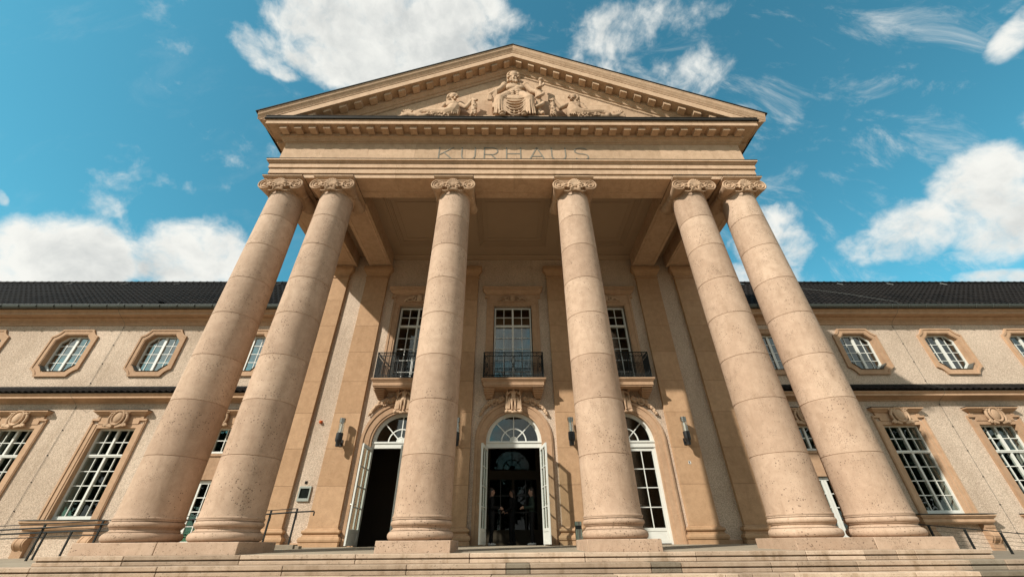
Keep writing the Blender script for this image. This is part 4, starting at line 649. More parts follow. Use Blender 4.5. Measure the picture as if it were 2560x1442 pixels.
# inscription, single strokes of flat metal set on the frieze
def stroke_letter(ch, w, h):
    th = 0.046; b = MB(); y0, y1 = -0.012, 0.0
    def seg(p, q, ext=0.0):
        d = Vector((q[0]-p[0], q[1]-p[1])).normalized(); n = Vector((-d.y, d.x)) * th / 2
        p = Vector(p) - d * ext; q = Vector(q) + d * ext
        b.prism([tuple(p+n), tuple(p-n), tuple(q-n), tuple(q+n)], 'y', y0, y1)
    def curve(pts):
        L = []; R = []; m_ = len(pts)
        for i in range(m_):
            a = Vector(pts[max(i-1, 0)]); c = Vector(pts[min(i+1, m_-1)]); d = (c-a).normalized(); n = Vector((-d.y, d.x)) * th / 2
            L.append(tuple(Vector(pts[i]) + n)); R.append(tuple(Vector(pts[i]) - n))
        vs_ = []
        for i in range(m_):
            for p, yy in ((L[i], y0), (R[i], y0), (R[i], y1), (L[i], y1)): vs_.append((p[0], yy, p[1]))
        fs = [(0, 1, 2, 3), (4*m_-4, 4*m_-1, 4*m_-2, 4*m_-3)]
        for i in range(m_ - 1):
            for j in range(4): a = 4*i+j; c = 4*i+(j+1) % 4; fs.append((a, a+4, c+4, c))
        b.add(vs_, fs)
    def arcpts(cx, cz, rx, rz, a0, a1, n=18): return [(cx+rx*math.cos(math.radians(a0+(a1-a0)*k/n)), cz+rz*math.sin(math.radians(a0+(a1-a0)*k/n))) for k in range(n+1)]
    e = th / 2
    if ch == 'K': seg((e, 0), (e, h)); seg((e + .03, h * .42), (w - e, h)); seg((w * .36, h * .57), (w - e, 0))
    elif ch == 'U': curve([(e, h)] + arcpts(w/2, w/2 - e, w/2 - e, w/2 - e, 180, 360) + [(w - e, h)])
    elif ch == 'R':
        seg((e, 0), (e, h)); r = h * 0.27
        curve([(e, h - e)] + arcpts(w - r - e, h - e - r, r, r, 90, -90, 12) + [(e, h - e - 2*r)]); seg((w * .5, h - e - 2*r), (w - e, 0))
    elif ch == 'H': seg((e, 0), (e, h)); seg((w - e, 0), (w - e, h)); seg((e * 2, h * .5), (w - 2*e, h * .5))
    elif ch == 'A': seg((e, 0), (w/2, h)); seg((w - e, 0), (w/2, h)); seg((w * .23, h * .3), (w * .77, h * .3))
    else:
        r = h * 0.25; curve(arcpts(w/2, h - r - e * .5, w/2 - e, r - e * .5, 25, 270, 20) + arcpts(w/2, r + e * .5, w/2 - e, r - e * .5, 90, -155, 20))
    return b
LX = [(-2.74, -2.17), (-1.91, -1.38), (-1.09, -0.56), (-0.28, 0.28), (0.55, 1.16), (1.37, 1.92), (2.22, 2.74)]
for ch, (a, b) in zip('KURHAUS', LX):
    o = part('letter', stroke_letter(ch, b - a, 0.70), 'letter', ent, (a, YF + 0.034, 11.555)); o['label'] = 'metal letter ' + ch

# ---- pediment
ped = node('pediment', portico, (0, 0, 13.2))
ZT, MS = 18.32, 0.535
def zt(x): return ZT - MS * abs(x)
RP = [(0.70, 0.0), (0.70, -0.035), (0.685, -0.06), (0.66, -0.15), (0.61, -0.23), (0.60, -0.26), (0.585, -0.26), (0.585, -0.30), (0.57, -0.31), (0.57, -0.36), (0.55, -0.365), (0.55, -0.665), (0.53, -0.665), (0.53, -0.645), (0.17, -0.645), (0.17, -0.84), (0.15, -0.85), (0.11, -0.885), (0.06, -0.94), (0.055, -0.985), (0.025, -0.99), (0.0, -1.02), (0.0, -1.10), (-0.03, -1.12), (-0.03, -1.16), (-0.6, -1.16), (-0.6, 0.0)]
for s in (-1, 1):
    b = MB(); n = len(RP); vs_ = []
    for xe in (0, 1):
        for o, dv in RP:
            # the run ends where it meets the horizontal cornice or the eave tip
            x = 0.0 if xe == 0 else s * min(9.34, (ZT + dv - 13.02) / MS if dv < -0.2 else 9.34)
            vs_.append((x, YF - o, zt(x) + dv))
    b.add(vs_, [tuple(range(n)), tuple(range(2*n-1, n-1, -1))] + [(i, (i+1) % n, n+(i+1) % n, n+i) for i in range(n)])
    part('raking_cornice', b, 'entab', ped)
    ang = -s * math.atan(MS)
    for k in range(17):
        x = s * (0.26 + 0.523 * k)
        mm = MB(); mm.box(-0.12, 0.12, YF - 0.44, YF - 0.19, -0.165, 0.0)
        mm.v = [(p[0], p[1], p[2] - MS * s * p[0]) for p in mm.v]; 
        part('modillion', mm, 'entab', ped, (x, 0, zt(x) - 0.647))
    # roof covering and its metal edge
    r = MB(); r.prism([(0.0, ZT + 0.003), (0.0, ZT + 0.045), (s*9.42, zt(9.42) + 0.045), (s*9.42, zt(9.42) + 0.003)], 'y', YF - 0.73, 12.0)
    part('roof_sheet', r, 'lead', ped)
    e = MB(); e.prism([(s*8.3, 13.25), (s*9.2, zt(9.2) - 0.02), (0, ZT - 0.02), (0, 13.25)], 'y', 0.3, 12.0)
    part('gable_block', e, 'entab', ped)
# tympanum blocks in courses
rows = [13.15, 14.25, 14.95, 15.7, 16.45, 17.3]
for i, (z0, z1) in enumerate(zip(rows, rows[1:])):
    off = 0.9 if i % 2 else 0.0
    for k in range(-6, 6):
        x0, x1 = k * 1.75 + off, (k + 1) * 1.75 + off
        pl = clip([(x0+.003, z0+.003), (x1-.003, z0+.003), (x1-.003, z1-.003), (x0+.003, z1-.003)], [(MS, 1, ZT - 1.13), (-MS, 1, ZT - 1.13)])
        if len(pl) < 3: continue
        part('tympanum_block', MB().prism(pl, 'y', YF + 0.03, 0.28), 'carve', ped)
part('tympanum_backing', MB().prism([(-8.0, 13.1), (8.0, 13.1), (0, 17.2)], 'y', YF + 0.036, 0.25), 'entab', ped)
rod = MB(); rod.tube([(0.04, YF - 0.5, ZT + 0.02), (0.04, YF - 0.5, ZT + 0.55)], 0.012, 6); part('lightning_rod', rod, 'iron', ped)
for x in (-7.9, 7.85):
    rod = MB(); rod.tube([(x, YF - 0.6, zt(x) + 0.03), (x - 0.03, YF - 0.6, zt(x) + 0.30)], 0.012, 6); part('lightning_rod', rod, 'iron', ped)

# ---- ceiling of the portico
ceil = node('ceiling', portico, (0, 2.5, 11.2))
cp = MB(); cxs = ((-5.0, -2.2), (-1.45, 1.45), (2.2, 5.0)); ys = (0.95, 3.85)
cp.box(-7.05, 7.05, 0.3, ys[0], 11.2, 11.46); cp.box(-7.05, 7.05, ys[1], 4.74, 11.2, 11.46)
edges = [-7.05] + [q for p in cxs for q in p] + [7.05]
for k in range(0, len(edges), 2): cp.box(edges[k], edges[k+1], ys[0], ys[1], 11.2, 11.46)
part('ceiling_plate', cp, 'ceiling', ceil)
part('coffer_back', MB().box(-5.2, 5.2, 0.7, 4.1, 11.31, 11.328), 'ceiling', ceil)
for s in (-1, 1):
    b = MB(); b.box(min(s*5.46, s*6.46), max(s*5.46, s*6.46), 0.362, 4.6, 10.575, 11.2); o = part('beam', b, 'entab', ceil)
    b = MB(); b.ringprism([(s*5.55, 0.5), (s*6.37, 0.5), (s*6.37, 4.3), (s*5.55, 4.3)], [(s*5.60, 0.55), (s*6.32, 0.55), (s*6.32, 4.25), (s*5.60, 4.25)], 'z', 10.56, 10.58); part('beam_panel_frame', b, 'entab', ceil)
    b = MB(); b.ringprism([(s*7.12, 0.5), (s*8.3, 0.5), (s*8.3, 4.3), (s*7.12, 4.3)], [(s*7.18, 0.55), (s*8.24, 0.55), (s*8.24, 4.25), (s*7.18, 4.25)], 'z', 10.545, 10.562); part('beam_panel_frame', b, 'entab', ceil)
def rect(x0, x1, y0, y1): return [(x0, y0), (x1, y0), (x1, y1), (x0, y1)]
for x0, x1 in cxs:
    b = MB()
    for d, w, z0 in ((-0.16, 0.10, 11.17), (-0.06, 0.05, 11.185), (0.001, 0.069, 11.225), (0.07, 0.06, 11.25), (0.13, 0.05, 11.275), (0.34, 0.04, 11.292)):
        b.ringprism(rect(x0+d, x1-d, ys[0]+d, ys[1]-d), rect(x0+d+w, x1-d-w, ys[0]+d+w, ys[1]-d-w), 'z', z0, 11.203 if d < 0 else 11.315)
    part('coffer_frame', b, 'ceiling', ceil)
part('ceiling_cove', MB().prism([(4.62, 11.02), (4.75, 11.02), (4.75, 11.2), (4.5, 11.2), (4.5, 11.15), (4.56, 11.12)], 'x', -5.45, 5.45), 'ceiling', ceil)
part('beam_soffit_line', MB().box(-5.4, 5.4, 0.08, 0.1, 10.55, 10.562), 'entab', ceil)

# ---- pediment sculptures
zeus = part('relief_sculpture', sculpt(ZEUS, 0.02, 1), 'carve'); tag(zeus, 'bearded seated stone figure with snake staff in the middle of the pediment', 'sculpture', 'sculptures in the pediment')
WP[zeus] = Vector((0, 0, 0))
sl = MB(); sl.box(-1.13, 1.33, -1.02, -0.5, 13.2, 13.5)
for k in range(8): sl.box(-1.0 + k*0.29, -0.85 + k*0.29, -1.04, -1.0, 13.38, 13.47)
part('pedestal_slab', sl, 'carve', zeus)
mer_me = sculpt(MER, 0.018, 1)
mer = part('relief_sculpture', mer_me, 'carve'); tag(mer, 'reclining stone merman with fish tail, left of the seated figure', 'sculpture', 'sculptures in the pediment')
mer2 = part('relief_sculpture', sculpt([(p[0], -p[1] + 0.02, *p[2:4], *p[4:]) if p[0] in 'eb' else (p[0], -p[1] + 0.02, p[2], p[3], -p[4] + 0.02, *p[5:]) for p in MER], 0.018, 1), 'carve')
tag(mer2, 'reclining stone merman with fish tail, right of the seated figure', 'sculpture', 'sculptures in the pediment')

# ================================================================ central building behind the columns
YW, YP = 4.72, 4.60
central = thing('central_building', 'roughcast entrance front with pilasters, arched doors and iron balconies behind the columns', 'building', (0, 6.5, -0.1))
DC = (-4.02, 0.0, 4.02)
SPR = 3.05
holes = [(c - 1.1, c + 1.1, -0.3, SPR + 1.1) for c in DC] + [(c - 0.83, c + 0.83, 5.1, 8.6) for c in DC]
w = MB(); w.wall(-8.3, 8.3, -0.3, 11.9, YW, holes, 0.34)
for c in DC:
    for s in (-1, 1):
        pts = [(c + s*1.1*math.cos(PI/2*k/14), SPR + 1.1*math.sin(PI/2*k/14)) for k in range(15)]
        for p, q in zip(pts, pts[1:]):
            for yy in (YW, YW + 0.34): w.add([(c + s*1.1, yy, SPR + 1.1), (p[0], yy, p[1]), (q[0], yy, q[1])], [(0, 1, 2)])
part('wall', w, 'stucco', central)
sw = MB()
for s in (-1, 1): sw.box(min(s*8.0, s*8.3), max(s*8.0, s*8.3), YW + 0.36, 12.0, -0.3, 13.2)
sw.box(-8.0, 8.0, 11.7, 12.0, -0.3, 13.2)
part('side_wall', sw, 'stucco', central)
inn = MB(); inn.box(-7.9, 7.9, YW + 0.35, 11.6, 4.62, 4.75); inn.box(-7.9, 7.9, YW + 0.35, 11.6, 9.4, 9.5); inn.box(-7.9, 7.9, 4.71, 11.6, -0.3, -0.05)
inn.box(-7.9, 7.9, 10.2, 10.3, 4.8, 9.4)
for s in (-1, 1): inn.box(s*2.3 - .06, s*2.3 + .06, YW + 0.4, 11.6, 4.8, 9.4)
part('interior_floor', inn, 'dark', central)
# inner lobby wall with glazed door
iy = 7.9
iw = MB(); iw.wall(-7.9, 7.9, -0.05, 4.6, iy, [(-0.95, -0.06, 0.45, 2.2), (0.06, 0.95, 0.45, 2.2), (-0.95, 0.95, 2.55, 3.6)], 0.12); part('lobby_wall', iw, 'dark', central)
for s in (-1, 1):
    f = MB(); xa, xb = (0.06, 0.95) if s > 0 else (-0.95, -0.06); xm = (xa + xb) / 2
    f.box(xm - .015, xm + .015, iy, iy + .03, .45, 2.2); f.box(xa, xm - .015, iy, iy + .03, 1.02, 1.05); f.box(xm + .015, xb, iy, iy + .03, 1.02, 1.05); f.box(xa, xm - .015, iy, iy + .03, 1.6, 1.63); f.box(xm + .015, xb, iy, iy + .03, 1.6, 1.63)
    part('lobby_door', f, 'wood', central); part('lobby_pane', MB().box(xa, xb, iy + .05, iy + .055, .45, 2.2), 'glass_dim', central)
part('lobby_pane', MB().box(-.95, .95, iy + .05, iy + .055, 2.55, 3.6), 'glass_dim', central)

# pilasters
PB = [(-0.05, -0.06), (0.13, -0.06), (0.13, 0.062), (0.12, 0.066), (0.145, 0.09), (0.155, 0.14), (0.145, 0.19), (0.115, 0.215), (0.085, 0.22), (0.085, 0.24), (0.06, 0.265), (0.065, 0.29), (0.085, 0.30), (0.105, 0.32), (0.112, 0.35), (0.10, 0.385), (0.075, 0.395), (0.04, 0.40), (0.04, 0.42), (0.0, 0.45), (-0.05, 0.45)]
PC = [(-0.05, 9.95), (0.0, 9.95), (0.03, 9.96), (0.03, 10.0), (0.0, 10.01), (0.0, 10.08), (0.03, 10.12), (0.045, 10.17), (0.09, 10.25), (0.13, 10.30), (0.13, 10.33), (0.155, 10.335), (0.155, 10.44), (0.14, 10.45), (0.14, 10.52), (-0.05, 10.54)]
PJ = [0.45, 1.63, 2.79, 4.01, 5.19, 6.39, 7.56, 8.78, 9.95]
for X in (-7.77, -6.02, -2.0, 2.0, 6.02, 7.77):
    p = node('pilaster', central, (X, YP, 0))
    part('pilaster_base', MB().belt(PB, X - .48, X + .48, YP, YW + .02), 'pilaster', p)
    for a, b in zip(PJ, PJ[1:]): part('pilaster_block', MB().box(X - .48, X + .48, YP, YW + .02, a + .003, b - .003), 'pilaster', p, bevel=0.004)
    part('pilaster_capital', MB().belt(PC, X - .48, X + .48, YP, YW + .02), 'pilaster', p)
for a, b in ((-7.13, -6.66), (-5.38, -5.45+.0), (-2.58, -2.64), (6.66, 7.13)):
    if b > a: part('skirting_stone', MB().box(a, b, YW - .05, YW + .02, -0.06, 0.06), 'trim', central)

# carved keystone figure and garlands (shared by the three doors)
P = []
for k in range(9): P.append(('c', -0.26 + .005*k, 0, -0.42 + k*0.0, 0.26, 0, -0.42, 0.05, 0.05))
P = [('e', 0, -0.14, 0.33, .055, .06, .07), ('c', 0, -0.13, 0.28, 0, -0.12, 0.2, .035, .05), ('e', 0, -0.12, 0.16, .1, .07, .11), ('e', 0, -0.12, 0.02, .085, .065, .12), ('e', 0, -.11, -.06, .1, .07, .09)]
for s in (-1, 1):
    P += [('c', s*.09, -.12, .2, s*.19, -.13, .1, .034, .03), ('c', s*.19, -.13, .1, s*.2, -.14, .26, .03, .022), ('e', s*.2, -.14, .29, .035, .03, .035)]
    P += [('c', s*.05, -.12, -.08, s*.055, -.13, -.28, .05, .035), ('c', s*.055, -.13, -.28, s*.05, -.12, -.44, .038, .026), ('e', s*.055, -.16, -.46, .035, .06, .025)]
    for k in range(5): P.append(('c', s*(.1 + .012*k), -.09, -.02, s*(.13 + .03*k), -.10, -.42, .018, .022))
    P.append(('c', s*.2, -.08, .3, s*.24, -.08, -.4, .024, .03)); P.append(('c', s*.05, -.12, .345, s*.22, -.08, .30, .03, .03))
P += [('c', -.2, -.1, -.52, .2, -.1, -.52, .06, .06), ('e', -.22, -.11, -.52, .075, .075, .07), ('e', .22, -.11, -.52, .075, .075, .07), ('e', 0, -.12, -.55, .1, .06, .05)]
key_me = sculpt([(p[0], p[1]*1.15, p[2]*1.1, p[3], *((p[4]*1.15, p[5]*1.1, *p[6:]) if p[0] == 'c' else p[4:])) for p in P], 0.009, 1); key_me.materials.append(M['carve'])
random.seed(5)
P = []
for k in range(60):
    t = (k % 30) / 29; a = math.radians(76 - 40 * t); r = 1.49 + .10*math.sin(PI*t) + random.uniform(-.06, .07) * (1 - .6*t)
    q = random.uniform(.042, .075) * (1.15 - .5*t); P.append(('e', r*math.cos(a), -random.uniform(.04, .1), r*math.sin(a), q, q, q))
for k in range(9):
    a = k * .7; P.append(('e', .72 + .1*math.cos(a), -.1, 1.33 + .1*math.sin(a), .035, .04, .035))
for k in range(10): t = k / 9; a = math.radians(78 - 10*t); P.append(('c', 1.42*math.cos(a), -.06, 1.42*math.sin(a), 1.62*math.cos(a - .05), -.09, 1.6*math.sin(a - .05), .03, .02))
gar_me = [None, None]
for i, s in enumerate((1, -1)):
    gar_me[i] = sculpt([(p[0], s*p[1], *p[2:]) if p[0] == 'e' else (p[0], s*p[1], p[2], p[3], s*p[4], *p[5:]) for p in P], 0.011, 1); gar_me[i].materials.append(M['carve'])

# door leaf: stiles, rails and panes
def leaf_geo(wd, z0, z1, hand):
    f = MB(); th = 0.055; st = 0.085; zb = z0 + 0.42; zt_ = z1 - 0.10
    X = lambda x: hand * x
    def bx(a, b, c, d, y0=-th/2, y1=th/2): f.box(min(X(a), X(b)), max(X(a), X(b)), y0, y1, c, d)
    bx(0, st, z0, z1); bx(wd - st, wd, z0, z1); bx(st, wd - st, zt_, z1); bx(st, wd - st, z0, z0 + .1); bx(st, wd - st, zb - .09, zb); bx(st, wd - st, z0 + .1, zb - .09, -.015, .015)
    xm = wd / 2; mw = .014; panes = []
    bx(xm - mw, xm + mw, zb, zt_, -.022, .022); R = 4; hgt = (zt_ - zb) / R
    for r in range(1, R):
        z = zb + r*hgt; bx(st, xm - mw, z - mw, z + mw, -.022, .022); bx(xm + mw, wd - st, z - mw, z + mw, -.022, .022)
    for r in range(R):
        za, zc = zb + r*hgt + (mw if r else 0), zb + (r+1)*hgt - (mw if r < R-1 else 0)
        for a, b in ((st, xm - mw), (xm + mw, wd - st)): panes.append((min(X(a), X(b)), max(X(a), X(b)), za, zc))
    return f, panes
def leaf(parent, hx, hy, wd, z0, z1, hand, ang, gl='glass'):
    f, panes = leaf_geo(wd, z0, z1, hand)
    o = part('door_leaf', f, 'white', parent, (hx, hy, 0), rot=(0, 0, math.radians(ang)), bevel=0.004)
    for a, b, c, d in panes: part('pane', MB().box(a, b, -.004, .004, c, d), gl, o, (0, 0, 0), local=True)
    h = MB(); x = hand*(wd - .045); h.tube([(x, -.03, 1.05), (x, -.07, 1.05), (x - hand*.1, -.07, 1.05)], .009, 6); h.tube([(x, .03, 1.05), (x, .07, 1.05), (x - hand*.1, .07, 1.05)], .009, 6)
    part('door_handle', h, 'steel', o, (0, 0, 0), local=True)
    return o
YD = 4.86
for c in DC:
    # stone jambs and archivolt
    su = MB()
    for s in (-1, 1):
        for a, b, y0 in ((0.985, 1.06, YW - .03), (1.06, 1.27, YW - .055), (1.27, 1.335, YW - .085), (1.335, 1.375, YW - .065)):
            x0, x1 = sorted((c + s*a, c + s*b)); su.box(x0, x1 - 0.0, y0, YW + (.30 if a < 1 else .02), -0.055, SPR)
    for a, b, y0 in ((0.985, 1.06, YW - .03), (1.06, 1.27, YW - .055), (1.27, 1.335, YW - .085), (1.335, 1.375, YW - .065)):
        su.arcring(c, SPR + .002, a, b, y0, YW + (.30 if a < 1 else .02), n=40)
    part('door_surround', su, 'trim', central)
    ks = MB(); ks.prism([(c - .36, 4.82), (c + .36, 4.82), (c + .36, 4.76), (c + .31, 4.72), (c + .31, 4.66), (c + .25, 4.05), (c - .25, 4.05), (c - .31, 4.66), (c - .31, 4.72), (c - .36, 4.76)], 'y', YW - .2, YW - .06)
    for s in (-1, 1): ks.prism([(c + s*.22, 4.68), (c + s*.29, 4.68), (c + s*.235, 4.08), (c + s*.17, 4.08)], 'y', YW - .25, YW - .2)
    k_ = node('keystone', central, (c, YW, 4.05)); part('keystone_block', ks, 'trim', k_); part('figure_relief', key_me, None, k_, (c, YW - .16, 4.52))
    for gm in gar_me: part('garland', gm, None, central, (c, YW + .0, SPR))
    # fanlight
    fl = node('fanlight', central, (c, YD, SPR))
    fr = MB(); fr.arcring(c, SPR, .90, .99, YD - .05, YD + .05, n=36); fr.arcring(c, SPR, .86, .902, YD - .03, YD + .03, n=36); fr.arcring(c, SPR, .415, .455, YD - .02, YD + .02, n=24)
    for a in (45, 90, 135):
        d = Vector((math.cos(math.radians(a)), math.sin(math.radians(a)))); n = Vector((-d.y, d.x)) * .017
        p, q = d * .12, d * .87; fr.prism([(c + v.x, SPR + v.y) for v in (p+n, p-n, q-n, q+n)], 'y', YD - .023, YD + .023)
    part('fanlight_frame', fr, 'white', fl)
    ro = MB(); ro.lathe([(.145, -.02), (.145, -.045), (.12, -.05), (.115, -.04), (.08, -.04), (.075, -.055), (.03, -.06), (.0, -.06)], 24, (c, YD, SPR + .02), 'y'); part('rosette', ro, 'white', fl)
    for a0 in (0, 45, 90, 135):
        for r0, r1 in ((.14, .42), (.45, .87)):
            g_ = MB(); aa = [math.radians(a0 + 45*k/8) for k in range(9)]
            g_.prism([(c + r1*math.cos(t), SPR + r1*math.sin(t)) for t in aa] + [(c + r0*math.cos(t), SPR + r0*math.sin(t)) for t in reversed(aa)], 'y', YD - .004, YD + .004)
            part('pane', g_, 'glass', fl)
    lt = MB(); lt.box(c - .985, c + .985, YD - .07, YD + .06, 2.83, 2.99); lt.box(c - .985, c + .985, YD - .1, YD + .06, 2.99, 3.045)
    for s in (-1, 1): lt.box(min(c + s*.93, c + s*.985), max(c + s*.93, c + s*.985), YD - .05, YD + .06, -.045, 2.83)
    part('door_frame', lt, 'white', central)
leaf(central, -0.93, YD - .09, .93, -.02, 2.81, 1, -98); leaf(central, 0.93, YD - .09, .93, -.02, 2.81, -1, 97)
leaf(central, -4.95, YD - .09, .93, -.02, 2.81, 1, -91); leaf(central, -3.09, YD - .09, .93, -.02, 2.81, -1, 42)
leaf(central, 3.09, YD, .928, -.02, 2.81, 1, 0); leaf(central, 4.95, YD, .928, -.02, 2.81, -1, 0)

# generic white casement: frame, mullion, glazing bars and a pane per field
def casement(parent, cx, y, hw, z0, z1, cols, sections, gl, fw=.06, mull=.036, bar=.013, sill=.0):
    f = MB(); f.box(cx - hw, cx - hw + fw, y - .05, y + .05, z0, z1); f.box(cx + hw - fw, cx + hw, y - .05, y + .05, z0, z1)
    f.box(cx - hw + fw, cx + hw - fw, y - .05, y + .05, z1 - fw, z1); f.box(cx - hw + fw, cx + hw - fw, y - .05, y + .05, z0, z0 + fw + sill)
    zs = [s_[0] for s_ in sections] + [sections[-1][1]]
    for i, (za, zb, rows) in enumerate(sections):
        if i: f.box(cx - hw + fw, cx + hw - fw, y - .075, y + .05, za - .05, za + .035); f.box(cx - hw + fw, cx + hw - fw, y - .09, y - .075, za - .01, za + .035)
        a = za + (fw + sill if i == 0 else .035); b = zb - (fw if i == len(sections) - 1 else .05)
        f.box(cx - mull, cx + mull, y - .06, y + .045, a, b)
        for side in (-1, 1):
            xa, xb = sorted((cx + side*mull, cx + side*(hw - fw))); nc = cols // 2; cw = (xb - xa) / nc; rh = (b - a) / rows
            for k in range(1, nc): f.box(xa + k*cw - bar, xa + k*cw + bar, y - .03, y + .02, a, b)
            for r in range(rows):
                if r:
                    for k in range(nc): f.box(xa + k*cw + (bar if k else 0), xa + (k+1)*cw - (bar if k < nc-1 else 0), y - .028, y + .02, a + r*rh - bar, a + r*rh + bar)
                for k in range(nc):
                    part('pane', MB().box(xa + k*cw + (bar if k else 0), xa + (k+1)*cw - (bar if k < nc-1 else 0), y - .004, y + .004, a + r*rh + (bar if r else 0), a + (r+1)*rh - (bar if r < rows-1 else 0)), gl, parent)
    return part('frame', f, 'white', parent)

# upper windows with hoods, and balconies in front
P = []
for s in (-1, 1):
    for k in range(16):
        a = k * .5; r = .13 - .006*k; P.append(('e', s*(.26 + r*math.cos(a)), -.03, .02 + r*math.sin(a), .034, .04, .034))
    for k in range(12): P.append(('e', s*(.42 + .018*k), -.03, .05 - .012*k + .03*math.sin(k), .035, .04, .04))
    P.append(('c', s*.1, -.03, -.1, s*.5, -.03, -.11, .03, .02))
P += [('e', 0, -.05, .02, .12, .06, .14), ('e', 0, -.07, .15, .09, .05, .04), ('e', 0, -.06, -.13, .1, .05, .035)]
orn_me = sculpt(P, 0.012, 1); orn_me.materials.append(M['carve'])
bar_me = MB().box(-.0085, .0085, -.0085, .0085, 5.22, 5.98).mesh('baluster'); bar_me.materials.append(M['iron'])
for c in DC:
    wi = node('window', central, (c, YW, 5.1))
    casement(wi, c, YW + .2, .775, 5.12, 8.545, 4, [(5.12, 7.66, 5), (7.66, 8.545, 2)], 'glass_soft' if c == 0 else 'glass')
    cu = MB()
    for s in (-1, 1):
        pts = [(c + s*(.2 + .56*k/24), YW + .5 + .03*math.sin(k*1.7)) for k in range(25)]
        for p, q in zip(pts, pts[1:]): cu.add([(p[0], p[1], 5.2), (q[0], q[1], 5.2), (q[0], q[1], 7.6), (p[0], p[1], 7.6)], [(0, 1, 2, 3)])
    if c == 0: part('curtain', cu, 'curtain', wi)
    su = MB()
    for a, b, y0, t in ((.80, .86, .03, 8.58), (.86, 1.02, .05, 8.66), (1.02, 1.08, .075, 8.92), (1.08, 1.11, .06, 9.02)):
        for s in (-1, 1): x0, x1 = sorted((c + s*a, c + s*b)); su.box(x0, x1, YW - y0, YW + .02, 5.1, t)
    for s in (-1, 1): x0, x1 = sorted((c + s*1.02, c + s*1.2)); su.box(x0, x1, YW - .085, YW + .02, 8.93, 9.08)
    su.box(c - 1.02, c + 1.02, YW - .052, YW + .02, 8.665, 9.08); su.box(c - .86, c + .86, YW - .032, YW + .02, 8.585, 8.66)
    part('surround', su, 'trim', wi)
    part('hood', MB().belt([(-.1, 9.085), (0, 9.085), (.02, 9.12), (.06, 9.13), (.08, 9.17), (.14, 9.24), (.14, 9.28), (.17, 9.285), (.17, 9.38), (.19, 9.39), (.19, 9.42), (-.1, 9.46)], c - 1.12, c + 1.12, YW - .07, YW + .02), 'trim', wi)
    part('relief_ornament', orn_me, None, wi, (c, YW - .06, 8.87))
    ba = node('balcony', central, (c, 4.4, 4.8))
    part('slab', MB().belt([(-.2, 4.80), (-.05, 4.80), (-.05, 4.84), (-.02, 4.85), (-.02, 4.98), (.0, 4.985), (.015, 5.02), (.04, 5.04), (.04, 5.06), (.055, 5.065), (.055, 5.11), (-.2, 5.125)], c - 1.14, c + 1.14, 4.06, YW + .02), 'trim', ba, bevel=.004)
    for s in (-1, 1):
        br = MB()
        for k in range(5): e = .03 * k; br.box(c + s*.9 - .2 + .02*k, c + s*.9 + .2 - .02*k, 4.2 + .085*k, YW + .02, 4.79 - .055*(k+1), 4.79 - .055*k - .004)
        part('bracket', br, 'trim', ba)
    y0, xh = 4.1, 1.12
    rl = MB()
    for z, t in ((6.14, .024), (5.16, .014), (5.24, .010), (6.0, .010)):
        rl.box(c - xh - .012, c + xh + .012, y0 - t, y0 + t, z - .012, z + .012)
        for s in (-1, 1): rl.box(c + s*xh - t, c + s*xh + t, y0 + t + .001, YW, z - .012, z + .012)
    for x in (-xh, -.9, -.32, .32, .9, xh): rl.box(c + x - .014, c + x + .014, y0 - .014, y0 + .014, 5.12, 6.128)
    part('rail', rl, 'iron', ba)
    for k in range(43):
        x = -1.05 + k*.05
        if min(abs(x - q) for q in (-.9, -.32, .32, .9)) < .022: continue
        part('baluster', bar_me, None, ba, (c + x, y0, 0))
    for s in (-1, 1):
        for k in range(11): part('baluster', bar_me, None, ba, (c + s*xh, y0 + .06 + k*.052, 0))
    orn = MB()
    for z in (6.065, 5.20):
        for k in range(22):
            x = -1.07 + k*.102; pts = [(c + x + .036*math.cos(2*PI*t/10), y0, z + .036*math.sin(2*PI*t/10)) for t in range(10)]; orn.tube(pts, .009, 5, True)
    for x in (-1.01, 0, 1.01):
        for s in (-1, 1):
            orn.tube([(c + x + s*.07*math.sin(2*PI*t/16), y0 - .01, 5.26 + .72*t/16) for t in range(17)], .011, 5)
        orn.tube([(c + x + .05*math.cos(2*PI*t/12), y0 - .01, 5.62 + .07*math.sin(2*PI*t/12)) for t in range(12)], .009, 5, True)
    for x in (-.6, .6):
        for s in (-1, 1): orn.tube([(c + x + s*.1 + .05*math.cos(2*PI*t/12), y0 - .01, 5.7 + .05*math.sin(2*PI*t/12)) for t in range(12)], .008, 5, True)
        orn.tube([(c + x - .24, y0 - .01, 5.7), (c + x + .24, y0 - .01, 5.7)], .008, 5); orn.tube([(c + x - .24, y0 - .01, 5.6), (c + x + .24, y0 - .01, 5.6)], .008, 5)
    tag(part('railing_ornament', orn, 'iron', ba), kind='stuff')

# ================================================================ wings
YG = 5.02
WX = (10.80, 14.42, 18.04, 21.66)
def octa(hw, hh, cut, concave, n=6, dx=0.0, dz=0.0):
    pts = []
    for sx, sz in ((1, 1), (-1, 1), (-1, -1), (1, -1)):
        a = (sx*hw, sz*(hh - cut)); b = (sx*(hw - cut), sz*hh); seg = []
        for k in range(n + 1):
            t = k / n
            if concave: 
                th = PI/2 * t; p = (sx*(hw - cut*math.sin(th)), sz*(hh - cut*math.cos(th)))
                ln = (a[0] + (b[0]-a[0])*t, a[1] + (b[1]-a[1])*t); p = (ln[0]*(1-concave) + p[0]*concave, ln[1]*(1-concave) + p[1]*concave)
            else: p = (a[0] + (b[0]-a[0])*t, a[1] + (b[1]-a[1])*t)
            seg.append(p)
        if sx*sz < 0: seg.reverse()
        pts += seg
    return [(x + dx, z + dz) for x, z in pts]
P = [('e', 0, -.06, 0, .16, .08, .2)]
for k in range(30):
    a = 2*PI*k/30; P.append(('e', .205*math.cos(a), -.08, .25*math.sin(a), .036, .045, .036))
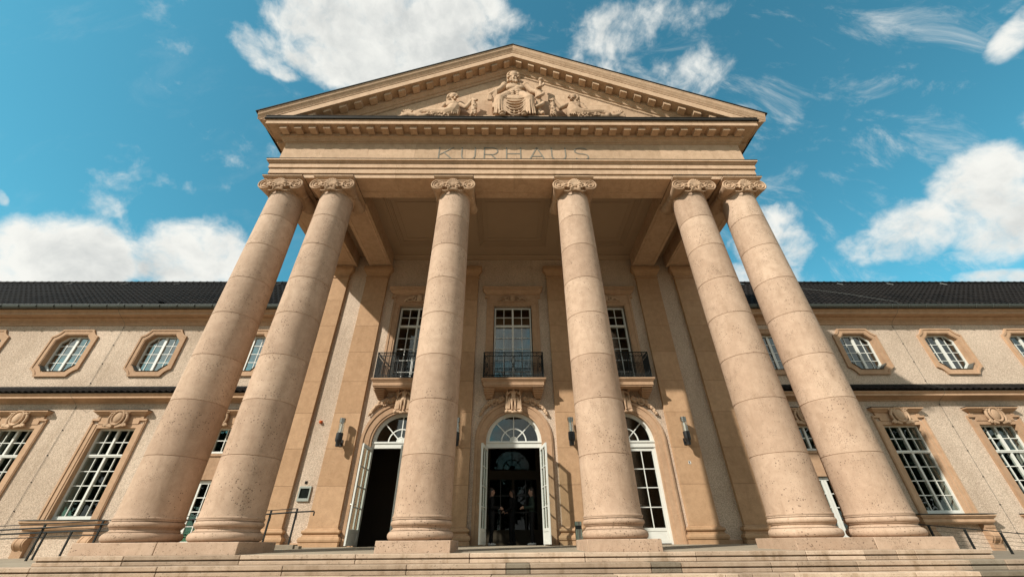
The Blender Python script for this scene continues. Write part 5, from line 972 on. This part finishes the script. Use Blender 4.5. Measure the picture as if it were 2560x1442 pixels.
for s in (-1, 1):
    for k in range(9): t = k/8; P.append(('e', s*(.27 + .05*math.sin(PI*t)), -.05, .14 - .36*t, .05, .05, .045))
    for k in range(8): a = k*.75; r = .08 - .007*k; P.append(('e', s*(.27 + r*math.cos(a)), -.07, .19 + r*math.sin(a), .032, .045, .032))
    for k in range(6): P.append(('c', s*(.06 + .04*k), -.05, -.24, s*(.1 + .05*k), -.07, -.33 + .012*k, .035, .028))
    for k in range(7): a = k*.8; r = .06 - .006*k; P.append(('e', s*(.34 + r*math.cos(a)), -.06, -.27 + r*math.sin(a), .03, .04, .03))
for k in range(5): P.append(('c', -.08 + .04*k, -.07, .22, -.1 + .05*k, -.1, .27, .03, .025))
cart_me = sculpt(P, 0.013, 1); cart_me.materials.append(M['carve'])
# one pantile (lies along +y of its own frame, wave across x)
TWd, TL = 0.235, 0.40
def tile_geo():
    b = MB(); vs_ = []; n = 7
    for y, lift in ((0, .035), (TL + .05, .0)):
        for k in range(n):
            t = k/(n-1); x = -TWd*.54 + TWd*1.08*t; z = .028*math.sin(2*PI*t - .6) + lift; vs_.append((x, y, z))
    for k in range(n):
        x, y, z = vs_[k]; vs_.append((x, y, z - .022))
    fs = [(k, k+1, n+k+1, n+k) for k in range(n-1)] + [(2*n+k, 2*n+k+1, k+1, k) for k in range(n-1)]
    b.add(vs_, fs); return b
tile_b = tile_geo(); tile_me = tile_b.mesh('roof_tile', 50); tile_me.materials.append(M['tile'])
ridge_b = MB(); ridge_b.lathe([(.115, 0), (.115, .04), (.10, .045), (.095, .38)], 12, axis='x', cap=False); ridge_me = ridge_b.mesh('ridge_tile', 40); ridge_me.materials.append(M['tile'])
hook_me = MB().tube([(0, 0, .06), (0, .3, .06)], .012, 5).mesh('roof_hook'); hook_me.materials.append(M['steel'])
RE, RR = (4.36, 8.44), (8.05, 11.98)
RA = math.atan2(RR[1] - RE[1], RR[0] - RE[0])
def make_wing(s):
    side = 'left' if s < 0 else 'right'
    wg = thing('wing_building', 'two storey roughcast wing with octagonal windows and black tiled roof %s of the portico' % side, 'building', (s*18, 8, -0.3), 'wings flanking the portico')
    X = lambda a, b: (min(s*a, s*b), max(s*a, s*b))
    hl = []
    for i, x in enumerate(WX):
        hl.append((*X(x - .72, x + .72), 5.74, 7.39))
        hl.append((*X(x - .74, x + .74), .70, 3.66) if i else (*X(x - .74, x + .74), -.3, 3.66))
    w = MB(); w.wall(*X(7.6, 32), -0.35, 8.3, YG, hl, .3); part('wall', w, 'stucco', wg)
    inn = MB(); inn.box(*X(7.7, 31.9), YG + .32, 11, 4.6, 4.75); inn.box(*X(7.7, 31.9), YG + .32, 11, -.35, -.2); inn.box(*X(7.7, 31.9), 8.6, 8.7, -.2, 8.2); inn.box(*X(7.7, 31.9), YG + .32, 11, 8.2, 8.28)
    for q in (12.6, 16.2, 19.8): inn.box(*X(q - .05, q + .05), YG + .32, 8.6, -.2, 4.6)
    part('interior', inn, 'dark', wg)
    # eaves cornice, gutter
    def prof_x(name, pr, m, x0=7.6, x1=32, sm=None):
        poly = [(YG - o, z) for o, z in pr]; part(name, MB().prism(poly, 'x', *X(x0, x1)), m, wg, smooth=sm)
    prof_x('eaves_cornice', [(-.02, 7.80), (.05, 7.80), (.05, 7.90), (.08, 7.91), (.08, 7.97), (.12, 7.98), (.17, 8.03), (.2, 8.04), (.2, 8.09), (.44, 8.095), (.44, 8.19), (.47, 8.20), (.52, 8.26), (.52, 8.30), (-.02, 8.30)], 'trim')
    gu = MB(); gp = [(4.40 + .10*math.cos(math.radians(a)), 8.405 + .125*math.sin(math.radians(a))) for a in range(180, 361, 18)] + [(4.40 + .085*math.cos(math.radians(a)), 8.405 + .11*math.sin(math.radians(a))) for a in range(360, 179, -18)]
    gu.prism(gp, 'x', *X(7.65, 32)); gu.tube([(s*7.65, 4.30, 8.41), (s*32, 4.30, 8.41)], .014, 8)
    gt = part('gutter', gu, 'zinc', wg, smooth=40)
    x = 8.9
    while x < 24:
        part('gutter_bracket', MB().arcring(0, 0, .1, .13, -.012, .012, PI, 2*PI, 8), 'zinc', gt, (s*x, 4.40, 8.40), rot=(0, 0, PI/2)); x += .72
    # roof: boarding, tiles, ridge
    bd = MB(); bd.prism([(RE[0], RE[1] - .06), (RR[0], RR[1] - .06), (11.6, 8.3), (4.6, 8.28)], 'x', *X(7.6, 32)); rf = part('roof', bd, 'tile', wg)
    ca, sa = math.cos(RA), math.sin(RA)
    nrow = int(math.hypot(RR[0]-RE[0], RR[1]-RE[1]) / TL); rest = MB(); cnt = 0; t0 = None
    ncol = int((32 - 7.7) / TWd)
    for r in range(nrow):
        for k in range(ncol):
            xx = s*(7.75 + k*TWd); d = r*TL; yy, zz = RE[0] + d*ca, RE[1] + d*sa; jz = random.uniform(-.004, .004)
            if r < 5 and k < 60:
                o = bpy.data.objects.new('roof_tile', tile_me); col.objects.link(o); o.parent = rf; o.location = Vector((xx, yy, zz + jz)) - WP[rf]; o.rotation_euler = (RA, 0, random.uniform(-.012, .012))
            else: rest.add([(xx + p[0], yy + p[1]*ca - p[2]*sa, zz + jz + p[1]*sa + p[2]*ca) for p in tile_b.v], tile_b.f)
    tag(part('upper_roof_tiles', rest, 'tile', rf, smooth=50), kind='stuff')
    k = 0; x = 7.7
    while x < 31: part('ridge_tile', ridge_me, None, rf, (s*x if s > 0 else s*x - .38, RR[0], RR[1])); x += .37
    for q in (9.6, 12.3, 14.9, 17.6, 20.3, 23.2):
        d = 4.15; part('roof_hook', hook_me, None, rf, (s*q, RE[0] + d*ca, RE[1] + d*sa + .05), rot=(RA, 0, s*.5))
    # tiled band between the storeys
    prof_x('string_course', [(-.02, 4.50), (.03, 4.50), (.03, 4.55), (.06, 4.57), (.10, 4.61), (.13, 4.62), (.30, 4.625), (.30, 4.71), (.33, 4.72), (.36, 4.76), (.36, 4.79), (-.02, 4.83)], 'trim')
    A2 = math.atan2(.30, .40)
    bt = MB(); bt.prism([(YG - .40, 4.80), (YG + .0, 5.10), (YG, 4.84)], 'x', *X(7.6, 32)); tb = part('tile_band', bt, 'tile', wg)
    for k in range(66): part('band_tile', tile_me, None, tb, (s*(7.7 + k*TWd), YG - .41, 4.815), rot=(A2, 0, random.uniform(-.015, .015)))
    fl = MB(); fl.box(*X(7.6, 32), YG - .03, YG - .001, 5.10, 5.16); part('band_flashing', fl, 'lead', tb)
    # octagonal windows
    for x in WX:
        cx, cz = s*x, 6.565
        ow = node('octagonal_window', wg, (cx, YG, cz))
        su = MB()
        for (ho, vo, co), (hi, vi, ci), yf, yb in (((.93, 1.01, .30), (.87, .95, .29), -.075, .01), ((.87, .95, .29), (.73, .82, .27), -.05, .01)):
            su.ringprism(octa(ho, vo, co, .55, 6, cx, cz), octa(hi, vi, ci, .55 if hi > .8 else .25, 6, cx, cz), 'y', YG + yf, YG + yb)
        su.ringprism(octa(.735, .825, .27, .25, 6, cx, cz), octa(.70, .79, .26, .2, 6, cx, cz), 'y', YG - .035, YG + .24)
        part('surround', su, 'trim', ow)
        y = YG + .19; fr = MB(); H, V, CU = .69, .78, .25
        fr.ringprism(octa(H, V, CU, 0, 1, cx, cz), octa(H - .06, V - .06, CU, 0, 1, cx, cz), 'y', y - .04, y + .04)
        fr.box(cx - .05, cx + .05, y - .05, y + .035, cz - V + .055, cz + V - .055)
        H -= .06; V -= .06
        def hwid(z): return min(H, H - CU + (V - abs(z))) if abs(z) > V - CU else H
        zs = [-V, -V/2, 0, V/2, V]; xs_ = [.05, .05 + (H - .05)/2, H]
        for z in zs[1:-1]:
            for q in (-1, 1): fr.box(*sorted((cx + q*.05, cx + q*hwid(z))), y - .022, y + .02, cz + z - .012, cz + z + .012)
        xm = xs_[1]; vm = V if xm < H - CU else V - (xm - (H - CU))
        for q in (-1, 1):
            zz = sorted([-vm] + zs[1:-1] + [vm])
            for a, b in zip(zz, zz[1:]): fr.box(cx + q*xm - .012, cx + q*xm + .012, y - .022, y + .02, cz + a + .012, cz + b - .012)
        part('frame', fr, 'white', ow)
        pls = [(1, 1, H + V - CU), (-1, 1, H + V - CU), (1, -1, H + V - CU), (-1, -1, H + V - CU)]
        for q in (-1, 1):
            for xa, xb in zip(xs_, xs_[1:]):
                for za, zb in zip(zs, zs[1:]):
                    a, b = sorted((q*xa, q*xb)); pl = clip([(a + .01, za + .01), (b - .01, za + .01), (b - .01, zb - .01), (a + .01, zb - .01)], pls)
                    if len(pl) > 2: part('pane', MB().prism([(cx + p, cz + r) for p, r in pl], 'y', y - .004, y + .004), 'glass_coated' if s < 0 else 'glass_soft', ow)
        fs = MB(); o_ = octa(.70, .79, .26, .2, 6, cx, cz); lo = sorted([p for p in o_ if p[1] < cz - .5], key=lambda p: p[0])
        for p, q in zip(lo, lo[1:]): fs.add([(p[0], YG - .08, p[1] + .004), (q[0], YG - .08, q[1] + .004), (q[0], YG + .15, q[1] + .02), (p[0], YG + .15, p[1] + .02)], [(0, 1, 2, 3)])
        part('sill_flashing', fs, 'sill', ow)
    # tall windows
    for i, x in enumerate(WX):
        cx = s*x; tw = node('tall_window', wg, (cx, YG, .7))
        su = MB()
        zb = .72 if i else -.3
        for a, b, y0, t in ((.70, .76, .03, 3.66), (.76, .90, .05, 3.74), (.90, .955, .075, 3.80), (.955, .985, .06, 3.86)):
            for q in (-1, 1): su.box(*sorted((cx + q*a, cx + q*b)), YG - y0, YG + (.24 if a < .72 else .01), zb, t)
        for q in (-1, 1):
            su.box(*sorted((cx + q*.72, cx + q*.985)), YG - .08, YG + .01, 3.865, 3.93)
            su.box(*sorted((cx + q*.72, cx + q*.84)), YG - .07, YG + .01, 3.935, 4.03)
        su.box(cx - .72, cx + .72, YG - .052, YG + .01, 3.745, 4.03); su.box(cx - .76, cx + .76, YG - .032, YG + .24, 3.61, 3.742)
        part('surround', su, 'trim', tw)
        part('hood', MB().belt([(-.1, 4.035), (0, 4.035), (.01, 4.06), (.05, 4.065), (.06, 4.09), (.12, 4.13), (.13, 4.155), (.16, 4.16), (.16, 4.20), (-.1, 4.215)], cx - .83, cx + .83, YG - .06, YG + .01), 'trim', tw)
        part('hood_flashing', MB().box(cx - .995, cx + .995, YG - .225, YG, 4.217, 4.228), 'lead', tw)
        part('cartouche', cart_me, None, tw, (cx, YG - .1, 3.94))
        y = YG + .18
        if i:
            casement(tw, cx, y, .70, .74, 3.62, 4, [(.74, 2.70, 4), (2.70, 3.62, 2)], 'glass', sill=.05)
            for q in (-1, 1): part('inner_reveal', MB().box(*sorted((cx + q*.705, cx + q*.76)), YG + .31, YG + .62, .74, 3.62), 'curtain', tw)
            part('sill', MB().belt([(-.1, .44), (0, .44), (.02, .47), (.05, .475), (.05, .50), (.07, .505), (.07, .60), (.10, .61), (.12, .65), (.14, .66), (.14, .70), (-.1, .715)], cx - 1.1, cx + 1.1, YG - .18, YG + .01), 'trim', tw)
            part('sill_flashing', MB().box(cx - 1.26, cx + 1.26, YG - .345, YG + .12, .717, .735), 'sill', tw)
            for q in (-1, 1):
                prf = [(YG - .17, .435), (YG - .17, .34), (YG - .15, .335), (YG - .15, .28)] + [(YG - .15 - .10*math.sin(PI*t/8) + .04*t/8, .27 - .34*t/8) for t in range(9)] + [(YG - .09, -.3), (YG + .01, -.3), (YG + .01, .435)]
                part('console', MB().prism(prf, 'x', cx + q*.98 - .17, cx + q*.98 + .17), 'trim', tw, smooth=40)
                rb = MB()
                for u in (-.10, .10):
                    rb.tube([(cx + q*.98 + u, yy_ + .012, zz_) for yy_, zz_ in prf[4:13]], .026, 8)
                part('console_rib', rb, 'trim', tw, smooth=40)
        else:
            casement(tw, cx, y, .70, 2.76, 3.62, 4, [(2.76, 3.62, 2)], 'glass')
            pn = MB(); pn.box(cx - .70, cx + .70, YG + .10, YG + .24, 1.9, 2.74); pn.box(cx - .70, cx + .70, YG + .06, YG + .1, 2.66, 2.74); pn.box(cx - .70, cx + .70, YG + .06, YG + .1, 1.9, 2.0); part('spandrel_panel', pn, 'trim', tw)
            for hand, hx in ((1, cx - .69), (-1, cx + .69)):
                f, pns = leaf_geo(.685, -.29, 1.88, hand)
                part('door_leaf', f, 'white', tw, (hx, y, 0))
                for a, b, c2, d in pns: part('pane', MB().box(a, b, -.004, .004, c2, d), 'glass', tw, (hx, y, 0))
    # curtains that show behind two panes of a window
    # lightning conductor down the wall
    lc = thing('lightning_conductor', 'thin metal lightning conductor wire with clips down the %s wing wall' % side, 'wire', (s*16.33, YG, -.3), 'lightning conductors on the wings')
    wr = MB(); x = s*16.33
    pts = [(x, YG - .02, -.3), (x, YG - .02, 4.40), (x + s*.02, YG - .1, 4.5), (x - s*.02, YG - .44, 4.66), (x, YG - .5, 4.84), (x, YG - .2, 5.06), (x, YG - .02, 5.2), (x, YG - .02, 7.78), (x, YG - .12, 7.9), (x, YG - .5, 8.1), (x, 4.24, 8.36), (x, 4.3, 8.52)]
    if s > 0: pts += [(x - .9, 4.36 + 1.0, 9.6), (x - 2.2, 6.8, 10.95), (x - 3.3, RR[0] - .05, RR[1] + .13)]
    wr.tube(pts, .005, 6); part('wire', wr, 'zinc', lc)
    for z in (.2, 1.0, 1.85, 2.7, 3.55, 4.36, 5.3, 6.1, 6.9, 7.7): part('clip', MB().box(x - .013, x + .013, YG - .03, YG, z - .013, z + .013), 'iron', lc)
    for o in (wg, lc):      # wings scaled up about the camera, so they stand back from the entrance front
        o.scale = (1.086, 1.086, 1.086); l = o.location; o.location = (l.x * 1.086 + 0.0195, l.y * 1.086 + 0.847, l.z * 1.086)
    return wg
make_wing(-1); make_wing(1)

# ================================================================ small things
def make_lamp(x, label):
    L = thing('wall_lamp', label, 'lamp', (x, YP, 2.8), 'wall lamps on the pilasters')
    y = YP - .27
    part('wall_plate', MB().box(x - .06, x + .06, YP - .03, YP, 2.86, 3.08), 'black', L, bevel=.006)
    a = MB(); a.tube([(x, YP - .03, 2.97), (x, YP - .12, 2.95), (x, y, 2.93)], .032, 10); part('bracket_arm', a, 'black', L, smooth=50)
    b = MB(); b.lathe([(.04, 2.80), (.065, 2.81), (.07, 2.84), (.07, 2.93), (.11, 2.99), (.115, 3.02), (.115, 3.24), (.105, 3.25)], 24, (x, y, 0)); part('lamp_body', b, 'black', L, smooth=40)
    b = MB(); b.lathe([(.097, 3.25), (.097, 3.62), (.092, 3.62), (.092, 3.25)], 24, (x, y, 0), cap=False); part('glass_tube', b, 'tube_glass', L, smooth=40)
    b = MB(); b.lathe([(.034, 3.25), (.034, 3.60)], 12, (x, y, 0)); part('inner_reflector', b, 'paper', L, smooth=40)
    b = MB(); pr = [(.10, 3.60), (.10, 3.62)]
    for k in range(4): pr += [(.09, 3.622 + .03*k), (.09, 3.63 + .03*k), (.103, 3.632 + .03*k), (.103, 3.648 + .03*k)]
    pr += [(.06, 3.745), (.02, 3.75)]; b.lathe(pr, 24, (x, y, 0)); part('lamp_cap', b, 'steel', L, smooth=30)
for x, t in ((-6.02, 'cylindrical black and glass wall lamp nearest the wall display case, far left'), (-2.0, 'wall lamp just left of the central door, half behind a column'), (2.0, 'wall lamp just right of the central door'), (6.02, 'rightmost wall lamp, above a small sticker on the pilaster')):
    make_lamp(x, t)

case = thing('display_case', 'small grey framed glass notice case on the roughcast beside the left handrail', 'notice case', (-6.89, YW, 1.2))
fr = MB(); fr.ringprism(rect(-7.09, -6.70, 1.20, 1.64), rect(-7.045, -6.745, 1.285, 1.575), 'y', YW - .05, YW - .003); part('case_frame', fr, 'grey_box', case, bevel=.004)
part('case_back', MB().box(-7.05, -6.74, YW - .02, YW - .004, 1.28, 1.58), 'iron', case)
part('case_glass', MB().box(-7.045, -6.745, YW - .04, YW - .036, 1.285, 1.575), 'glass', case)
pl = MB(); pl.box(-6.975, -6.895, YW - .02, YW - .002, 1.72, 1.80); pl.box(-6.955, -6.915, YW - .03, YW - .02, 1.735, 1.785)
tag(part('key_switch', pl, 'lead', bevel=.004), 'tiny dark square switch plate above the notice case', 'switch')
al = MB(); al.lathe([(.045, -.0), (.05, -.02), (.05, -.07), (.035, -.1), (.0, -.105)], 16, (-6.95, YW, 3.72), 'y'); al.box(-7.0, -6.9, YW - .012, YW - .002, 3.67, 3.77)
tag(part('alarm_light', al, 'orange', smooth=40), 'small orange warning light high on the left roughcast strip', 'warning light')
st = thing('wall_sticker', 'small square white sticker with black arrow marks on the right pilaster', 'sign', (6.01, YP, 2.25))
part('sticker_sheet', MB().box(5.965, 6.055, YP - .006, YP - .002, 2.245, 2.345), 'paper', st)
ar = MB(); ar.prism([(5.972, 2.335), (6.012, 2.335), (5.985, 2.27)], 'y', YP - .009, YP - .0065); part('arrow_mark', ar, 'black', st)
ar = MB(); ar.prism([(6.01, 2.31), (6.05, 2.25), (6.035, 2.25), (6.012, 2.285), (5.995, 2.25), (5.982, 2.25), (6.0, 2.31)], 'y', YP - .009, YP - .0065); part('arrow_mark', ar, 'black', st)
ar = MB(); ar.prism([(6.022, 2.338), (6.05, 2.338), (6.05, 2.325), (6.022, 2.325)], 'y', YP - .009, YP - .0065); part('arrow_mark', ar, 'black', st)

bn = thing('waste_bin', 'slim stainless steel ash bin standing behind the column right of the door', 'bin', (1.76, 3.0, -.07))
b = MB(); b.lathe([(.10, -.07), (.10, .33)], 24, (1.76, 3.0, 0)); part('bin_body', b, 'steel', bn, smooth=40)
b = MB(); b.lathe([(.092, .33), (.092, .42)], 24, (1.76, 3.0, 0)); part('bin_slot', b, 'black', bn, smooth=40)
b = MB(); b.lathe([(.10, .42), (.10, .51), (.09, .515), (.02, .505)], 24, (1.76, 3.0, 0)); part('bin_top', b, 'steel', bn, smooth=40)

# railings
def rail_thing(name, label, posts, rails, group, bend=None, r=.017):
    x0 = min(p[0] for p in posts); t = thing(name, label, 'railing', (x0, posts[0][1], posts[0][2]), group)
    for x, y, z0, z1 in posts: part('post', MB().box(x - .02, x + .02, y - .02, y + .02, z0, z1), 'iron', t)
    for pts, rr in rails: part('rail', MB().tube(pts, rr, 8), 'iron', t, smooth=50)
    for x, y, z0, z1 in posts[:len(posts) if bend else 0]:
        part('rail_hook', MB().tube([(x, y - .02, z1 - .28), (x + .07, y - .07, z1 - .28), (x + .07, y - .07, z1 - .16)], .006, 5), 'iron', t)
    return t
y = 3.0
tp = lambda x: .86 + (x + 6.2) * .05
rail_thing('ramp_railing', 'black steel ramp railing with looped end beside the notice case', [(-6.2, y, -.02, .88), (-6.92, y, -.04, .85), (-8.0, y, -.08, .79), (-9.4, y, -.3, .70), (-11.5, y, -.3, .62), (-13.05, y, -.3, .54), (-14.6, y, -.3, .47)],
    [([(-6.2, y, .88), (-9.4, y, .70), (-11.5, y, .62), (-15.5, y, .45)], .010), ([(-5.68, y - .05, .70), (-5.68, y - .05, .79), (-5.70, y - .05, .81), (-6.2, y - .05, .79), (-9.4, y - .05, .60), (-11.5, y - .05, .52), (-15.5, y - .05, .35)], .019), ([(-8.2, y, .50), (-9.4, y, .47), (-11.5, y, .42), (-15.5, y, .26)], .010)], 'railings of the left ramp', True)
y = 4.15
rail_thing('ramp_railing', 'black steel handrail in front of the left wing wall', [(-13.3, y, -.3, .40), (-14.05, y, -.3, .38), (-16.2, y, -.3, .30)],
    [([(-11.2, y, .42), (-13.3, y, .40), (-14.05, y, .37), (-17, y, .28)], .016), ([(-12.2, y, .30), (-13.3, y, .29), (-14.05, y, .26), (-17, y, .17)], .012)], 'railings of the left ramp', True)
y = 2.0
rail_thing('cable_railing', 'thin cable railing with slanting top rail and black posts beside the right wing', [(10.74, y, -.3, .33), (11.63, y, -.3, .24), (12.53, y, -.3, .165), (13.6, y, -.3, .09)],
    [([(9.3, y, .44), (10.74, y, .335), (13.13, y, .13), (14.5, y, .02)], .011)] + [([(9.3, y, .44 - d), (14.5, y, .02 - d)], .0035) for d in (.11, .2, .29, .38)], None)
rb = MB(); rb.box(-7.6, -6.0, 2.86, 3.14, -.1, .02); rb.box(-6.0, -5.86, 2.9, 3.1, -.1, -.01)
tag(part('rail_kerb', rb, 'paving', bevel=.01), 'low concrete kerb block under the handrail posts', 'kerb')

# bird on the gutter
bd = thing('bird', 'black bird perched on the gutter of the left wing roof', 'bird', (-15.95, 5.55, 9.16))
bm_ = sculpt([('e', 0, 0, .12, .11, .055, .06), ('e', -.05, 0, .15, .07, .05, .06), ('e', -.11, -.005, .20, .04, .036, .038), ('c', -.14, -.01, .20, -.185, -.015, .195, .014, .004), ('c', .06, 0, .10, .24, .01, .055, .035, .018), ('c', -.08, 0, .17, -.10, 0, .19, .04, .036), ('c', 0, .03, .12, .17, .035, .08, .035, .012), ('c', 0, -.03, .12, .17, -.03, .08, .035, .012)], .008, 2)
part('body', bm_, 'feather', bd, (-15.95, 5.55, 9.16))
for q in (-1, 1): part('leg', MB().tube([(-15.96, 5.55 + q*.02, 9.24), (-15.965, 5.55 + q*.02, 9.165), (-15.995, 5.55 + q*.02, 9.163)], .004, 5), 'feather', bd)

# people standing inside the entrance
def person(label, x, y, h, face, top, legs, hold=0.0, shoe='shoe'):
    t = thing('person', label, 'person', (x, y, -.05), 'people inside the entrance'); k = h / 1.75; ca, sa = math.cos(face), math.sin(face)
    def T(p): return (x + (p[0]*ca - p[1]*sa)*k, y + (p[0]*sa + p[1]*ca)*k, -.05 + p[2]*k)     # +x of the body frame = facing
    def Cc(a, b, r0, r1): return ('c', *T(a), *T(b), r0*k, r1*k)
    def Ee(c, r): return ('e', *T(c), *[q*k for q in r])
    B = [Ee((0, 0, 1.62), (.095, .08, .115)), Ee((.02, 0, 1.56), (.075, .06, .07)), Cc((.085, 0, 1.62), (.105, 0, 1.59), .012, .016), Ee((.075, 0, 1.555), (.025, .03, .012)), Cc((0, 0, 1.52), (-.01, 0, 1.42), .055, .06), Ee((-.01, 0, 1.25), (.11, .17, .2)), Ee((0, 0, 1.0), (.105, .145, .2))]
    C1, C2 = [Ee((-.01, 0, 1.27), (.125, .19, .2)), Ee((0, 0, 1.02), (.12, .165, .2))], [Ee((0, 0, .95), (.125, .165, .12))]
    S = []
    for s in (-1, 1):
        B += [Ee((-.01, s*.08, 1.62), (.025, .012, .035)), Ee((.075, s*.035, 1.635), (.014, .016, .01))]
        sh, el, wr = (-.01, s*.19, 1.40), (-.03, s*.24, 1.12), (.18 + hold*.1, s*(.2 - .08*hold), .98 + .18*hold)
        B += [Cc(sh, el, .055, .042), Cc(el, wr, .042, .028)]; C1 += [Cc(sh, el, .068, .056), Cc(el, wr, .056, .042)]
        dx, dz = .8, .25*hold - .3
        hc = (wr[0] + .05, wr[1], wr[2] + .05*dz); B.append(Ee(hc, (.045, .02, .035)))
        for f in range(4):
            b0 = (hc[0] + .035, hc[1], hc[2] + .025 - .017*f); L = (.07, .08, .075, .06)[f]; mid = (b0[0] + L*.55, b0[1] - s*.01, b0[2] - .01)
            B += [Cc(b0, mid, .009, .008), Cc(mid, (mid[0] + L*.35, mid[1] - s*.025, mid[2] - .02), .008, .007)]
        B.append(Cc((hc[0] - .01, hc[1] - s*.015, hc[2] + .025), (hc[0] + .035, hc[1] - s*.03, hc[2] + .05), .011, .009))
        hip, kn, an = (0, s*.085, .92), (.02, s*.09, .5), (-.01 + s*.03, s*.09, .08)
        B += [Cc(hip, kn, .085, .055), Cc(kn, an, .055, .035)]; C2 += [Cc(hip, kn, .1, .068), Cc(kn, (an[0], an[1], .1), .068, .055)]
        S += [Cc((an[0] - .04, an[1], .045), (an[0] + .13, an[1], .035), .045, .036)]
    part('body', sculpt(B, .011, 1), 'skin', t); part('jacket', sculpt(C1, .016, 2), top, t); part('trousers', sculpt(C2, .016, 2), legs, t); part('shoes', sculpt(S, .012, 1), shoe, t)
    part('hair', sculpt([Ee((-.025, 0, 1.66), (.1, .092, .1)), Ee((-.06, 0, 1.6), (.06, .08, .11)), Cc((-.06, 0, 1.58), (-.08, 0, 1.42), .06, .045)], .012, 2), 'hair', t)
person('person in dark green clothes with white shoes facing left inside the entrance', 0.62, 5.75, 1.72, PI, 'cloth_green', 'cloth_black', .8)
person('person in black standing in the middle of the dark entrance', -.05, 6.6, 1.78, PI*.9, 'cloth_black', 'cloth_black', .2, 'cloth_black')
person('person in black with white shoes at the left edge of the dark entrance', -.78, 5.85, 1.74, 0.15, 'cloth_black', 'cloth_black', .7)

# trees across the forecourt, behind the viewer (they show in the panes)
random.seed(21)
lf = MB(); tk = MB()
for i in range(19):
    tx = -76 + i*8.5 + random.uniform(-2.5, 2.5); ty = -44 + random.uniform(-6, 5); hh = random.uniform(11.0, 13.5) + min(7.0, abs(tx + 1) * .16); rr = hh*.36
    tk.tube([(tx, ty, GZ), (tx + .2, ty, GZ + hh*.4), (tx - .1, ty, GZ + hh*.75)], [.32, .24, .1], 8)
    cl = [(random.gauss(0, .5), random.gauss(0, .5), random.uniform(-.6, .9)) for _ in range(26)]
    for _ in range(2600):
        c = random.choice(cl); p = [tx + rr*(c[0] + random.gauss(0, .16)), ty + rr*(c[1] + random.gauss(0, .16)), GZ + hh*.6 + rr*.95*(c[2] + random.gauss(0, .14))]
        a = Vector((random.gauss(0, 1), random.gauss(0, 1), random.gauss(0, 1))).normalized()*.42; b = Vector((random.gauss(0, 1), random.gauss(0, 1), random.gauss(0, 1))).normalized()*.42
        q = Vector(p); lf.add([q - a, q + b, q + a, q - b], [(0, 1, 2, 3)])
tr = part('tree_line', lf, 'leaf'); tag(tr, 'row of leafy trees reflected in the door glass', 'trees', None, 'stuff')
tag(part('tree_trunks', tk, 'bark', tr), kind='stuff')
